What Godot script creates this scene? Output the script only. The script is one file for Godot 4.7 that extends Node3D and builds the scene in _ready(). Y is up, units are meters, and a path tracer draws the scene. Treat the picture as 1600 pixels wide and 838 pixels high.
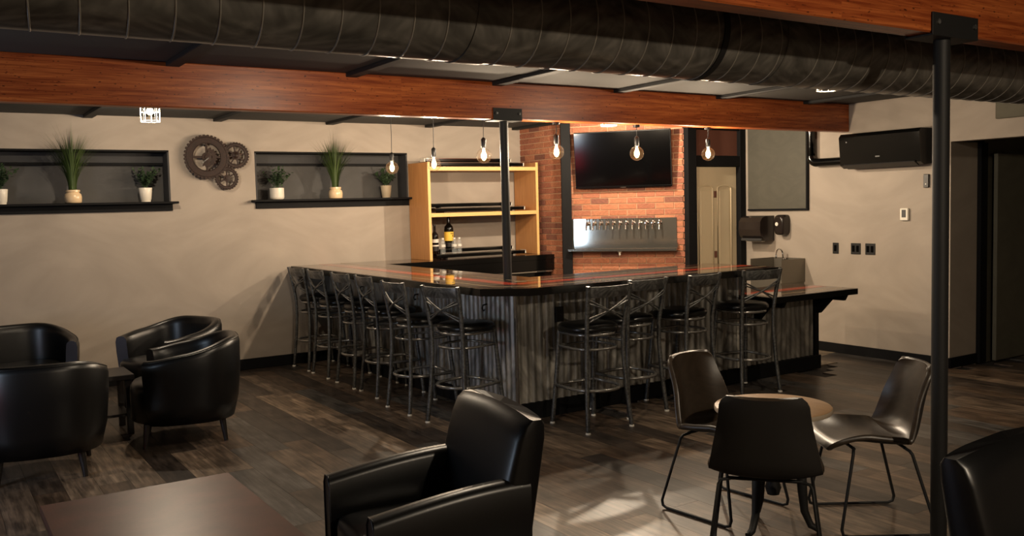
extends Node3D

const FLOOR_W := 0.18
const CEIL := 2.63
const ZL := -9.56     # the plastered wall with the two niches
const XR := 8.2       # the plastered wall with the air conditioner
const BAR := 1.07     # bar top height

var M = {}
var taken = {}
var rng = RandomNumberGenerator.new()

# ------------------------------------------------------------------ mesh builder
class MB:
	var v = PackedVector3Array()
	var n = PackedVector3Array()
	var xf = Transform3D.IDENTITY

	func tri(a, b, c, na, nb, nc):
		v.append(xf * a); v.append(xf * c); v.append(xf * b)
		n.append((xf.basis * na).normalized()); n.append((xf.basis * nc).normalized()); n.append((xf.basis * nb).normalized())

	func face(a, b, c, d = null):
		var m: Vector3 = (b - a).cross(c - a)
		if m.length() < 1e-12 and d != null:
			m = (c - a).cross(d - a)
		m = m.normalized()
		tri(a, b, c, m, m, m)
		if d != null:
			tri(a, c, d, m, m, m)

	# rows of points; rows run along u, normals are averaged over the grid
	func grid(rows: Array, close_u := false, close_v := false, flip := false):
		var nr = rows.size()
		var nc: int = rows[0].size()
		var acc = []
		for i in nr:
			var z = PackedVector3Array(); z.resize(nc); acc.append(z)
		var lr = nr if close_v else nr - 1
		var lc = nc if close_u else nc - 1
		for i in lr:
			var i2 = (i + 1) % nr
			for j in lc:
				var j2 = (j + 1) % nc
				var a: Vector3 = rows[i][j]; var b: Vector3 = rows[i][j2]; var c: Vector3 = rows[i2][j2]; var d: Vector3 = rows[i2][j]
				var m: Vector3 = (c - a).cross(d - b)
				if flip: m = -m
				m = m.normalized()
				acc[i][j] += m; acc[i][j2] += m; acc[i2][j2] += m; acc[i2][j] += m
		for i in lr:
			var i2 = (i + 1) % nr
			for j in lc:
				var j2 = (j + 1) % nc
				var a: Vector3 = rows[i][j]; var b: Vector3 = rows[i][j2]; var c: Vector3 = rows[i2][j2]; var d: Vector3 = rows[i2][j]
				if flip:
					tri(a, d, c, acc[i][j], acc[i2][j], acc[i2][j2]); tri(a, c, b, acc[i][j], acc[i2][j2], acc[i][j2])
				else:
					tri(a, b, c, acc[i][j], acc[i][j2], acc[i2][j2]); tri(a, c, d, acc[i][j], acc[i2][j2], acc[i2][j])

	func fan(ring: PackedVector3Array, flip := false):
		var c = Vector3.ZERO
		for p in ring: c += p
		c /= ring.size()
		for i in ring.size():
			var a: Vector3 = ring[i]; var b: Vector3 = ring[(i + 1) % ring.size()]
			if flip: face(c, b, a)
			else: face(c, a, b)

	# box with chamfered edges
	func box(c: Vector3, s: Vector3, bev := 0.0, bs := Basis.IDENTITY):
		var h = s / 2
		if bev <= 0.0:
			var q = func(x, y, z): return c + bs * Vector3(x * h.x, y * h.y, z * h.z)
			face(q.call(-1, -1, 1), q.call(1, -1, 1), q.call(1, 1, 1), q.call(-1, 1, 1))
			face(q.call(1, -1, -1), q.call(-1, -1, -1), q.call(-1, 1, -1), q.call(1, 1, -1))
			face(q.call(1, -1, 1), q.call(1, -1, -1), q.call(1, 1, -1), q.call(1, 1, 1))
			face(q.call(-1, -1, -1), q.call(-1, -1, 1), q.call(-1, 1, 1), q.call(-1, 1, -1))
			face(q.call(-1, 1, 1), q.call(1, 1, 1), q.call(1, 1, -1), q.call(-1, 1, -1))
			face(q.call(-1, -1, -1), q.call(1, -1, -1), q.call(1, -1, 1), q.call(-1, -1, 1))
			return
		var b = minf(bev, minf(h.x, minf(h.y, h.z)) * 0.95)
		var P = func(sx, sy, sz, ax):
			var p = Vector3(sx * (h.x - b), sy * (h.y - b), sz * (h.z - b))
			if ax == 0: p.x = sx * h.x
			elif ax == 1: p.y = sy * h.y
			else: p.z = sz * h.z
			return c + bs * p
		var put = func(pts: Array):
			var mid = Vector3.ZERO
			for p in pts: mid += p
			mid /= pts.size()
			var m: Vector3 = (pts[1] - pts[0]).cross(pts[2] - pts[0])
			if m.dot(mid - c) < 0: pts.reverse()
			face(pts[0], pts[1], pts[2], pts[3] if pts.size() > 3 else null)
		for s1 in [-1, 1]:
			put.call([P.call(s1, -1, -1, 0), P.call(s1, 1, -1, 0), P.call(s1, 1, 1, 0), P.call(s1, -1, 1, 0)])
			put.call([P.call(-1, s1, -1, 1), P.call(1, s1, -1, 1), P.call(1, s1, 1, 1), P.call(-1, s1, 1, 1)])
			put.call([P.call(-1, -1, s1, 2), P.call(1, -1, s1, 2), P.call(1, 1, s1, 2), P.call(-1, 1, s1, 2)])
			for s2 in [-1, 1]:
				put.call([P.call(s1, s2, -1, 0), P.call(s1, s2, 1, 0), P.call(s1, s2, 1, 1), P.call(s1, s2, -1, 1)])
				put.call([P.call(s1, -1, s2, 0), P.call(s1, 1, s2, 0), P.call(s1, 1, s2, 2), P.call(s1, -1, s2, 2)])
				put.call([P.call(-1, s1, s2, 1), P.call(1, s1, s2, 1), P.call(1, s1, s2, 2), P.call(-1, s1, s2, 2)])
				for s3 in [-1, 1]:
					put.call([P.call(s1, s2, s3, 0), P.call(s1, s2, s3, 1), P.call(s1, s2, s3, 2)])

	func bx(x0, x1, y0, y1, z0, z1, bev := 0.0):
		box(Vector3(x0 + x1, y0 + y1, z0 + z1) / 2, Vector3(absf(x1 - x0), absf(y1 - y0), absf(z1 - z0)), bev)

	# swept tube; r is a number or one radius per point; sq squashes the second axis
	func tube(pts: Array, r, seg := 8, closed := false, sq := 1.0, hint := Vector3.ZERO):
		var k = pts.size()
		var rows = []
		var t0: Vector3 = (pts[1] - pts[0]).normalized()
		var up = hint if hint != Vector3.ZERO else (Vector3.UP if absf(t0.y) < 0.9 else Vector3.RIGHT)
		for i in k:
			var t: Vector3
			if closed: t = (pts[(i + 1) % k] - pts[(i - 1 + k) % k]).normalized()
			elif i == 0: t = t0
			elif i == k - 1: t = (pts[i] - pts[i - 1]).normalized()
			else: t = ((pts[i + 1] - pts[i]).normalized() + (pts[i] - pts[i - 1]).normalized()).normalized()
			var side: Vector3 = up.cross(t).normalized()
			up = t.cross(side).normalized()
			var rr: float = r[i] if r is Array else r
			var row = PackedVector3Array()
			for j in seg:
				var a = TAU * (j + 0.5) / seg
				row.append(pts[i] + side * cos(a) * rr + up * sin(a) * rr * sq)
			rows.append(row)
		grid(rows, true, closed)
		if not closed:
			fan(rows[0], true); fan(rows[k - 1])

	# profile of (radius, height) from the bottom up the outside
	func lathe(p: Array, seg := 20, at := Vector3.ZERO, bs := Basis.IDENTITY):
		var k = p.size()
		var sn = []
		for i in k - 1:
			var d: Vector2 = p[i + 1] - p[i]
			sn.append(Vector2(d.y, -d.x).normalized())
		for i in k - 1:
			if p[i].distance_to(p[i + 1]) < 1e-6: continue
			var n0: Vector2 = sn[i]; var n1: Vector2 = sn[i]
			if i > 0 and sn[i - 1].dot(sn[i]) > 0.55: n0 = (sn[i - 1] + sn[i]).normalized()
			if i < k - 2 and sn[i + 1].dot(sn[i]) > 0.55: n1 = (sn[i + 1] + sn[i]).normalized()
			for j in seg:
				var a0 = TAU * j / seg; var a1 = TAU * (j + 1) / seg
				var f = func(q: Vector2, a): return at + bs * Vector3(q.x * sin(a), q.y, q.x * cos(a))
				var g = func(q: Vector2, a): return bs * Vector3(q.x * sin(a), q.y, q.x * cos(a))
				var A = f.call(p[i], a0); var B = f.call(p[i], a1); var C = f.call(p[i + 1], a1); var D = f.call(p[i + 1], a0)
				if p[i].x > 1e-6: tri(A, B, C, g.call(n0, a0), g.call(n0, a1), g.call(n1, a1))
				if p[i + 1].x > 1e-6: tri(A, C, D, g.call(n0, a0), g.call(n1, a1), g.call(n1, a0))

	# polygon in the local xy plane, swept from z0 to z1
	func extrude(poly: PackedVector2Array, z0: float, z1: float, t := Transform3D.IDENTITY):
		var area = 0.0
		for i in poly.size():
			var a = poly[i]; var b = poly[(i + 1) % poly.size()]
			area += a.x * b.y - b.x * a.y
		if area < 0: poly.reverse()
		var ids = Geometry2D.triangulate_polygon(poly)
		for i in range(0, ids.size(), 3):
			var a = poly[ids[i]]; var b = poly[ids[i + 1]]; var c = poly[ids[i + 2]]
			if (b - a).cross(c - a) < 0:
				var s = b; b = c; c = s
			face(t * Vector3(a.x, a.y, z1), t * Vector3(b.x, b.y, z1), t * Vector3(c.x, c.y, z1))
			face(t * Vector3(a.x, a.y, z0), t * Vector3(c.x, c.y, z0), t * Vector3(b.x, b.y, z0))
		for i in poly.size():
			var a = poly[i]; var b = poly[(i + 1) % poly.size()]
			face(t * Vector3(a.x, a.y, z0), t * Vector3(b.x, b.y, z0), t * Vector3(b.x, b.y, z1), t * Vector3(a.x, a.y, z1))

	func mesh() -> ArrayMesh:
		var a = []
		a.resize(Mesh.ARRAY_MAX)
		a[Mesh.ARRAY_VERTEX] = v
		a[Mesh.ARRAY_NORMAL] = n
		var m = ArrayMesh.new()
		m.add_surface_from_arrays(Mesh.PRIMITIVE_TRIANGLES, a)
		return m

# ------------------------------------------------------------------ node helpers
func numbered(called: String) -> String:
	if not taken.has(called):
		taken[called] = 0
		return called
	taken[called] += 1
	return "%s_%03d" % [called, taken[called]]

func tag(o, label, category, group = ""):
	o.set_meta("label", label); o.set_meta("category", category)
	if group != "": o.set_meta("group", group)
	return o

func thing(called, label, category, at = Vector3.ZERO, turn = 0.0, group = "") -> Node3D:
	var o = Node3D.new()
	o.name = numbered(called); add_child(o)
	o.position = at; o.rotation.y = turn
	return tag(o, label, category, group)

func put(mb: MB, called, mat, parent, label = ""):
	return put_mesh(mb.mesh(), called, mat, parent, label)

func put_mesh(mesh: Mesh, called, mat, parent, label = ""):
	var o = MeshInstance3D.new()
	o.mesh = mesh; o.material_override = mat
	o.cast_shadow = GeometryInstance3D.SHADOW_CASTING_SETTING_ON
	if parent == self:
		o.name = numbered(called); add_child(o)
	else:
		o.name = called; parent.add_child(o, true)
	if label != "": o.set_meta("label", label)
	return o

func struct(mb: MB, called, mat, label = ""):
	var o = put(mb, called, mat, self)
	o.set_meta("kind", "structure")
	if label != "": o.set_meta("label", label)
	return o

func copy(o, at, turn, label = "", group = ""):
	var base: String = o.name
	var us = base.rfind("_")
	if us > 0 and base.substr(us + 1).is_valid_int(): base = base.substr(0, us)
	var c = o.duplicate()
	c.name = numbered(base); add_child(c)
	c.position = at; c.rotation.y = turn
	if label != "": c.set_meta("label", label)
	if group != "": c.set_meta("group", group)
	return c

func box_part(called, mat, parent, c, s, bev = 0.0, bs = Basis.IDENTITY, label = ""):
	var m = MB.new()
	m.box(c, s, bev, bs)
	return put(m, called, mat, parent, label)

func omni(parent, at, energy, col, size):
	var l = OmniLight3D.new()
	l.name = "light"
	l.light_energy = energy; l.light_color = col; l.light_size = size
	l.omni_range = 30.0; l.omni_attenuation = 2.0; l.shadow_enabled = true
	parent.add_child(l, true)
	l.position = at
	return l

# ------------------------------------------------------------------ materials
func mat(called, col: Color, rough := 0.6, metal := 0.0):
	var m = StandardMaterial3D.new()
	m.resource_name = called
	m.albedo_color = col; m.roughness = rough; m.metallic = metal
	M[called] = m
	return m

func img_tex(w, h, f: Callable) -> ImageTexture:
	var d = PackedByteArray(); d.resize(w * h * 3)
	var k = 0
	for y in h:
		for x in w:
			var c: Color = f.call(x, y)
			d[k] = clampi(int(c.r * 255), 0, 255); d[k + 1] = clampi(int(c.g * 255), 0, 255); d[k + 2] = clampi(int(c.b * 255), 0, 255)
			k += 3
	var im = Image.create_from_data(w, h, false, Image.FORMAT_RGB8, d)
	im.generate_mipmaps()
	return ImageTexture.create_from_image(im)

func noise(seed_, freq, oct = 4) -> FastNoiseLite:
	var f = FastNoiseLite.new()
	f.seed = seed_; f.frequency = freq; f.fractal_octaves = oct
	f.noise_type = FastNoiseLite.TYPE_SIMPLEX_SMOOTH
	return f

# seamless grey noise picture with lo..hi values
func blot(seed_, freq, lo, hi, size = 256, ax = 1.0, ay = 1.0) -> ImageTexture:
	var f = noise(seed_, 1.0)
	var R = freq / TAU
	return img_tex(size, size, func(x, y):
		var a = TAU * x / size; var b = TAU * y / size
		var q: float = f.get_noise_3d(cos(a) * R * ax + 7.0 * cos(b) * R * ay * 0.31, sin(a) * R * ax + sin(b) * R * ay * 0.77, cos(b) * R * ay) * 0.5 + 0.5
		var g = lerpf(lo, hi, clampf((q - 0.2) / 0.6, 0, 1))
		return Color(g, g, g))

func tri_tex(m: StandardMaterial3D, tex, scale: Vector3, world := true):
	m.albedo_texture = tex
	m.uv1_triplanar = true
	m.uv1_world_triplanar = world
	m.uv1_scale = scale
	m.uv1_triplanar_sharpness = 8.0

func make_materials():
	var t: StandardMaterial3D
	var plaster = blot(3, 5.0, 0.93, 1.0)
	t = mat("plaster", Color(0.635, 0.59, 0.54), 0.75); tri_tex(t, plaster, Vector3.ONE * 0.5)
	t = mat("ceiling_paint", Color(0.19, 0.185, 0.175), 0.8); tri_tex(t, plaster, Vector3.ONE * 0.9)
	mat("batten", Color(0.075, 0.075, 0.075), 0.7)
	t = mat("black_paint", Color(0.075, 0.075, 0.08), 0.65); t.metallic_specular = 0.25; tri_tex(t, plaster, Vector3.ONE * 2.0)
	mat("charcoal", Color(0.2, 0.2, 0.205), 0.75)
	t = mat("niche_grey", Color(0.30, 0.295, 0.29), 0.8); tri_tex(t, plaster, Vector3.ONE * 1.3)
	t = mat("board_grey", Color(0.31, 0.30, 0.26), 0.7); tri_tex(t, plaster, Vector3.ONE * 1.7)
	t = mat("hall_paint", Color(0.38, 0.365, 0.31), 0.8); tri_tex(t, plaster, Vector3.ONE)
	# fir beam: long streaks, darker knots and checks
	var g1 = noise(11, 1.0, 3); var g2 = noise(12, 1.0, 2); var g3 = noise(13, 1.0, 2)
	var fir = img_tex(1024, 256, func(x, y):
		var s: float = g1.get_noise_2d(x * 0.004, y * 0.07) * 0.5 + g2.get_noise_2d(x * 0.012, y * 0.35) * 0.35
		var lam: float = sin(y * TAU / 256.0 * 3.0 + g3.get_noise_2d(x * 0.003, 4.0) * 2.0) * 0.12
		var c = Color(0.50, 0.235, 0.12).lerp(Color(0.78, 0.47, 0.27), clampf(0.5 + s * 1.05 + lam * 1.2, 0, 1))
		var kn: float = g3.get_noise_2d(x * 0.05, y * 0.12)
		if kn > 0.62: c = c.lerp(Color(0.22, 0.09, 0.05), clampf((kn - 0.62) * 9.0, 0, 0.85))
		var ck: float = g2.get_noise_2d(x * 0.02 + 90.0, y * 0.9)
		if ck > 0.66: c = c.lerp(Color(0.3, 0.13, 0.07), 0.5)
		return c)
	t = mat("fir", Color(0.97, 0.91, 0.83), 0.36); t.metallic_specular = 0.4; tri_tex(t, fir, Vector3(0.33, 1.7, 1.7))
	# spiral duct, painted metal with dusty blotches
	var dusty = blot(21, 9.0, 0.55, 1.0, 256)
	t = mat("duct", Color(0.51, 0.495, 0.465), 0.32, 0.1); tri_tex(t, dusty, Vector3.ONE * 1.1)
	mat("duct_seam", Color(0.62, 0.60, 0.56), 0.35, 0.2)
	# floor planks: one grain picture, several stains
	var p1 = noise(31, 1.0, 4); var p2 = noise(32, 1.0, 2)
	var grain = img_tex(256, 512, func(x, y):
		var s: float = p1.get_noise_2d(x * 0.09, y * 0.008) * 0.55 + p2.get_noise_2d(x * 0.4, y * 0.02) * 0.25 + p1.get_noise_2d(x * 0.015, y * 0.012 + 50.0) * 0.5
		var g = clampf(0.74 + s * 0.5, 0.3, 1.0)
		return Color(g, g * 0.985, g * 0.97))
	var stains = [Color(0.37, 0.32, 0.28), Color(0.48, 0.415, 0.355), Color(0.26, 0.24, 0.225), Color(0.42, 0.35, 0.29), Color(0.58, 0.505, 0.43), Color(0.31, 0.27, 0.24), Color(0.37, 0.36, 0.35)]
	for i in stains.size():
		t = mat("plank_%d" % i, stains[i], 0.36); tri_tex(t, grain, Vector3(1.4, 1.0, 0.55)); t.uv1_offset = Vector3(i * 0.37, 0, i * 0.61)
	mat("plank_gap", Color(0.15, 0.13, 0.115), 0.8)
	t = mat("vinyl_tile", Color(0.56, 0.50, 0.42), 0.5); tri_tex(t, dusty, Vector3.ONE * 0.8)
	# bricks
	var rough = blot(41, 14.0, 0.72, 1.0, 128)
	var bc = [Color(0.69, 0.43, 0.32), Color(0.74, 0.48, 0.35), Color(0.65, 0.40, 0.30), Color(0.72, 0.45, 0.32), Color(0.54, 0.34, 0.27)]
	for i in bc.size():
		t = mat("brick_%d" % i, bc[i], 0.85); tri_tex(t, rough, Vector3.ONE * 3.0)
	mat("mortar", Color(0.74, 0.60, 0.48), 0.9)
	mat("cooler_brown", Color(0.40, 0.245, 0.19), 0.75)
	# leathers
	var hide = blot(51, 30.0, 0.75, 1.0, 256)
	t = mat("black_leather", Color(0.055, 0.055, 0.058), 0.34)
	tri_tex(t, hide, Vector3.ONE * 4.0, false)
	t = mat("brown_leather", Color(0.25, 0.205, 0.16), 0.35); tri_tex(t, blot(52, 8.0, 0.8, 1.0, 128), Vector3.ONE * 2.0, false)
	mat("chair_back_cloth", Color(0.14, 0.125, 0.11), 0.75)
	mat("seat_vinyl", Color(0.06, 0.06, 0.06), 0.3)
	mat("dark_wood", Color(0.09, 0.065, 0.05), 0.4)
	# metals
	t = mat("gunmetal", Color(0.52, 0.52, 0.51), 0.36, 0.5); tri_tex(t, dusty, Vector3.ONE * 3.0, false)
	t = mat("galvanised", Color(0.74, 0.725, 0.69), 0.4, 0.4); tri_tex(t, blot(61, 7.0, 0.55, 1.0, 256, 1.0, 0.4), Vector3(1.6, 0.8, 1.6))
	mat("bright_tube", Color(0.62, 0.61, 0.59), 0.24, 0.7)
	mat("galvanised_trim", Color(0.68, 0.67, 0.65), 0.25, 0.95)
	mat("black_steel", Color(0.10, 0.10, 0.10), 0.6, 0.1)
	mat("steel", Color(0.74, 0.73, 0.70), 0.08, 0.93)
	mat("chrome", Color(0.85, 0.85, 0.84), 0.08, 1.0)
	mat("black_gloss", Color(0.03, 0.03, 0.032), 0.12)
	mat("air_black", Color(0.045, 0.046, 0.042), 0.06); M.air_black.metallic_specular = 0.4
	mat("screen", Color(0.012, 0.012, 0.014), 0.09)
	mat("black_plastic", Color(0.07, 0.07, 0.07), 0.4)
	mat("white_plastic", Color(0.86, 0.84, 0.79), 0.45)
	mat("grey_plastic", Color(0.20, 0.20, 0.20), 0.5)
	mat("white_wire", Color(0.86, 0.83, 0.76), 0.4, 0.2)
	mat("smoke_plastic", Color(0.15, 0.125, 0.115), 0.2)
	mat("sink_steel", Color(0.50, 0.48, 0.44), 0.4, 0.75)
	# bar top
	var mah = img_tex(256, 256, func(x, y):
		var s: float = p1.get_noise_2d(x * 0.03, y * 0.03) * 0.4 + p2.get_noise_2d(x * 0.3, y * 0.3) * 0.15
		return Color(1, 1, 1) * clampf(0.8 + s * 0.4, 0.4, 1.0))
	t = mat("bar_wood", Color(0.20, 0.105, 0.065), 0.4); t.metallic_specular = 0.1; tri_tex(t, mah, Vector3.ONE); t.clearcoat_enabled = true; t.clearcoat = 1.0; t.clearcoat_roughness = 0.03
	t = mat("bar_band", Color(0.74, 0.22, 0.10), 0.4); t.metallic_specular = 0.1; tri_tex(t, mah, Vector3.ONE); t.clearcoat_enabled = true; t.clearcoat = 1.0; t.clearcoat_roughness = 0.03
	t = mat("bar_inlay", Color(0.86, 0.76, 0.60), 0.4); t.metallic_specular = 0.1; t.clearcoat_enabled = true; t.clearcoat = 1.0; t.clearcoat_roughness = 0.03
	mat("bar_edge", Color(0.035, 0.033, 0.033), 0.18)
	# other woods
	var pine = img_tex(256, 512, func(x, y):
		var s: float = p1.get_noise_2d(x * 0.1, y * 0.006 + 9.0) * 0.4 + p2.get_noise_2d(x * 0.5, y * 0.015) * 0.2
		return Color(0.80, 0.60, 0.38).lerp(Color(0.66, 0.45, 0.26), clampf(0.5 + s, 0, 1)))
	t = mat("pine", Color(0.98, 0.96, 0.94), 0.5); tri_tex(t, pine, Vector3(1.5, 0.6, 1.5))
	t = mat("pine_edge", Color(0.86, 0.70, 0.44), 0.5)
	t = mat("oak_top", Color(0.86, 0.92, 1.0), 0.45); tri_tex(t, pine, Vector3(2.0, 2.0, 0.8), false)
	mat("table_rim", Color(0.72, 0.66, 0.58), 0.4)
	t = mat("coffee_wood", Color(0.37, 0.20, 0.16), 0.36); tri_tex(t, mah, Vector3.ONE * 0.6)
	mat("door_paint", Color(0.79, 0.73, 0.61), 0.5)
	# small things
	mat("cream_glaze", Color(0.86, 0.75, 0.60), 0.25)
	mat("white_glaze", Color(0.88, 0.85, 0.79), 0.35)
	mat("tan_clay", Color(0.68, 0.62, 0.52), 0.6)
	mat("soil", Color(0.13, 0.10, 0.08), 0.95)
	t = mat("grass_leaf", Color(0.24, 0.31, 0.13), 0.6); t.backlight_enabled = true; t.backlight = Color(0.08, 0.1, 0.03)
	t = mat("bush_leaf", Color(0.22, 0.30, 0.19), 0.6); t.backlight_enabled = true; t.backlight = Color(0.06, 0.08, 0.04)
	t = mat("rust_iron", Color(0.20, 0.12, 0.09), 0.55, 0.35); tri_tex(t, dusty, Vector3.ONE * 6.0)
	mat("bottle_dark", Color(0.035, 0.045, 0.03), 0.08)
	mat("bottle_brown", Color(0.045, 0.025, 0.018), 0.1)
	mat("label_yellow", Color(0.92, 0.74, 0.28), 0.6)
	mat("label_white", Color(0.82, 0.80, 0.76), 0.6)
	mat("label_ink", Color(0.12, 0.10, 0.09), 0.6)
	t = mat("clear_glass", Color(0.92, 0.95, 0.95, 0.10), 0.03); t.transparency = BaseMaterial3D.TRANSPARENCY_ALPHA
	t = mat("amber_glass", Color(0.13, 0.09, 0.05, 0.04), 0.03); t.transparency = BaseMaterial3D.TRANSPARENCY_ALPHA
	t = mat("filament", Color(1.0, 0.85, 0.6), 0.5); t.emission_enabled = true; t.emission = Color(1.0, 0.80, 0.52); t.emission_energy_multiplier = 16.0
	t = mat("lamp_bulb", Color(1.0, 0.95, 0.85), 0.5); t.emission_enabled = true; t.emission = Color(1.0, 0.88, 0.70); t.emission_energy_multiplier = 14.0

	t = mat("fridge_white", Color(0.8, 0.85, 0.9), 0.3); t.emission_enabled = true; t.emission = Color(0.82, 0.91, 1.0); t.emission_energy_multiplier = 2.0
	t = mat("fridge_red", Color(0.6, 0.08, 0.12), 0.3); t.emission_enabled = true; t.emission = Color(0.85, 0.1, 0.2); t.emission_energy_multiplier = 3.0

# ------------------------------------------------------------------ set-up: camera, environment
func make_camera():
	var f_px = 1422.51
	var yaw = deg_to_rad(33.0234); var pitch = deg_to_rad(-3.9024); var roll = deg_to_rad(-1.458)
	var f = Vector3(sin(yaw) * cos(pitch), sin(pitch), -cos(yaw) * cos(pitch))
	var r = Vector3(cos(yaw), 0, sin(yaw))
	var u = r.cross(f)
	var r2 = r * cos(roll) + u * sin(roll)
	var u2 = u * cos(roll) - r * sin(roll)
	var cam = Camera3D.new()
	cam.name = "camera"
	cam.fov = rad_to_deg(2.0 * atan(419.0 / f_px))
	cam.near = 0.05; cam.far = 60.0
	add_child(cam)
	cam.transform = Transform3D(Basis(r2, u2, -f), Vector3(0, 1.66, 0))
	cam.current = true

func make_environment():
	var e = Environment.new()
	e.background_mode = Environment.BG_COLOR
	e.background_color = Color(0.0, 0.0, 0.0)
	e.tonemap_mode = Environment.TONE_MAPPER_LINEAR
	e.tonemap_exposure = 1.0
	e.sdfgi_enabled = true; e.ssao_enabled = true; e.ssil_enabled = true
	var w = WorldEnvironment.new()
	w.name = "environment"; w.environment = e
	add_child(w)

# ------------------------------------------------------------------ the room
func ring_box(m: MB, x0, x1, y0, y1, z0, z1, holes: Array):
	# wall along x between z0 and z1 with rectangular holes [x0, x1, y0, y1]
	var xs = [x0]
	for h in holes: xs.append(h[0]); xs.append(h[1])
	xs.append(x1)
	for i in xs.size() - 1:
		if i % 2 == 0:
			m.bx(xs[i], xs[i + 1], y0, y1, z0, z1)
		else:
			var h = holes[(i - 1) / 2]
			m.bx(xs[i], xs[i + 1], y0, h[2], z0, z1)
			m.bx(xs[i], xs[i + 1], h[3], y1, z0, z1)

const NICHES := [[-0.9, 2.147, 1.77, 2.303], [3.012, 4.80, 1.77, 2.303]]

func make_room():
	var m = MB.new()
	ring_box(m, -3.2, 8.35, -0.1, CEIL, ZL - 0.3, ZL, NICHES)
	struct(m, "wall_left", M.plaster)
	# right wall, with the opening of the hallway
	m = MB.new()
	m.bx(XR, XR + 0.15, -0.1, CEIL, ZL, -4.97)
	m.bx(XR + 0.15, XR + 0.45, -0.1, 2.16, -5.12, -4.97)
	m.bx(XR, XR + 0.15, 2.16, CEIL, -4.97, -2.6)
	m.bx(XR, XR + 0.15, -0.1, CEIL, -2.6, 3.2)
	struct(m, "wall_right", M.plaster)
	m = MB.new()
	m.bx(XR + 0.57, 12.0, -0.1, CEIL, -5.12, -4.97)
	m.bx(11.9, 12.0, -0.1, CEIL, -4.97, -2.6)
	m.bx(XR + 0.15, 12.0, -0.1, CEIL, -2.6, -2.45)
	struct(m, "wall_hallway", M.hall_paint)
	m = MB.new()
	m.bx(XR + 0.15, 12.0, 2.4, 2.5, -5.12, -2.45)
	struct(m, "ceiling_hallway", M.hall_paint)
	m = MB.new()
	m.bx(-3.35, -3.2, -0.1, CEIL, ZL - 0.3, 3.35)
	struct(m, "wall_west", M.plaster)
	m = MB.new()
	m.bx(-3.2, 12.0, -0.1, CEIL, 3.2, 3.35)
	struct(m, "wall_front", M.plaster)
	m = MB.new()
	m.bx(-3.35, 12.0, CEIL, CEIL + 0.12, ZL - 0.3, 3.35)
	var ceil = struct(m, "ceiling", M.ceiling_paint)
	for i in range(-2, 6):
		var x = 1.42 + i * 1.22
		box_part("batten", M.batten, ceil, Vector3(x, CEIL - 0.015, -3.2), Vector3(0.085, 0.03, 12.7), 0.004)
	# baseboards
	m = MB.new(); m.bx(-3.2, 3.8, 0, 0.115, ZL, ZL + 0.016, 0.004)
	struct(m, "baseboard_left", M.black_paint)
	m = MB.new(); m.bx(XR - 0.016, XR, 0, 0.10, -7.5, -4.955, 0.004); m.bx(XR - 0.016, XR + 0.45, 0, 0.10, -4.97, -4.954, 0.004)
	struct(m, "baseboard_right", M.black_paint)
	# black jamb of the hallway door and the dark door leaf left open behind it
	m = MB.new(); m.bx(XR + 0.45, XR + 0.57, 0, 2.16, -5.14, -4.93, 0.004)
	struct(m, "trim_1", M.black_paint)
	var d = thing("hallway_door", "dark door standing open in the unlit hallway", "door", Vector3(8.83, 0, -4.9), 0.0)
	box_part("door_leaf", M.hall_paint, d, Vector3(0.45, 1.03, 0), Vector3(0.86, 2.04, 0.04), 0.004)
	var h = MB.new()
	h.lathe([Vector2(0, 0), Vector2(0.028, 0), Vector2(0.028, 0.012), Vector2(0.012, 0.02), Vector2(0.012, 0.05), Vector2(0.03, 0.06), Vector2(0.03, 0.085), Vector2(0, 0.09)], 14, Vector3(0.8, 1.0, 0.02), Basis(Vector3.RIGHT, PI / 2))
	put(h, "door_knob", M.chrome, d)
	# dark grille high on the wall over the hallway
	var v = thing("wall_grille", "dark rectangular panel high on the wall above the hallway opening", "grille", Vector3(XR, 2.33, -4.53))
	box_part("panel", M.hall_paint, v, Vector3(-0.02, 0.13, 0.5), Vector3(0.04, 0.26, 1.0), 0.006)

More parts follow.
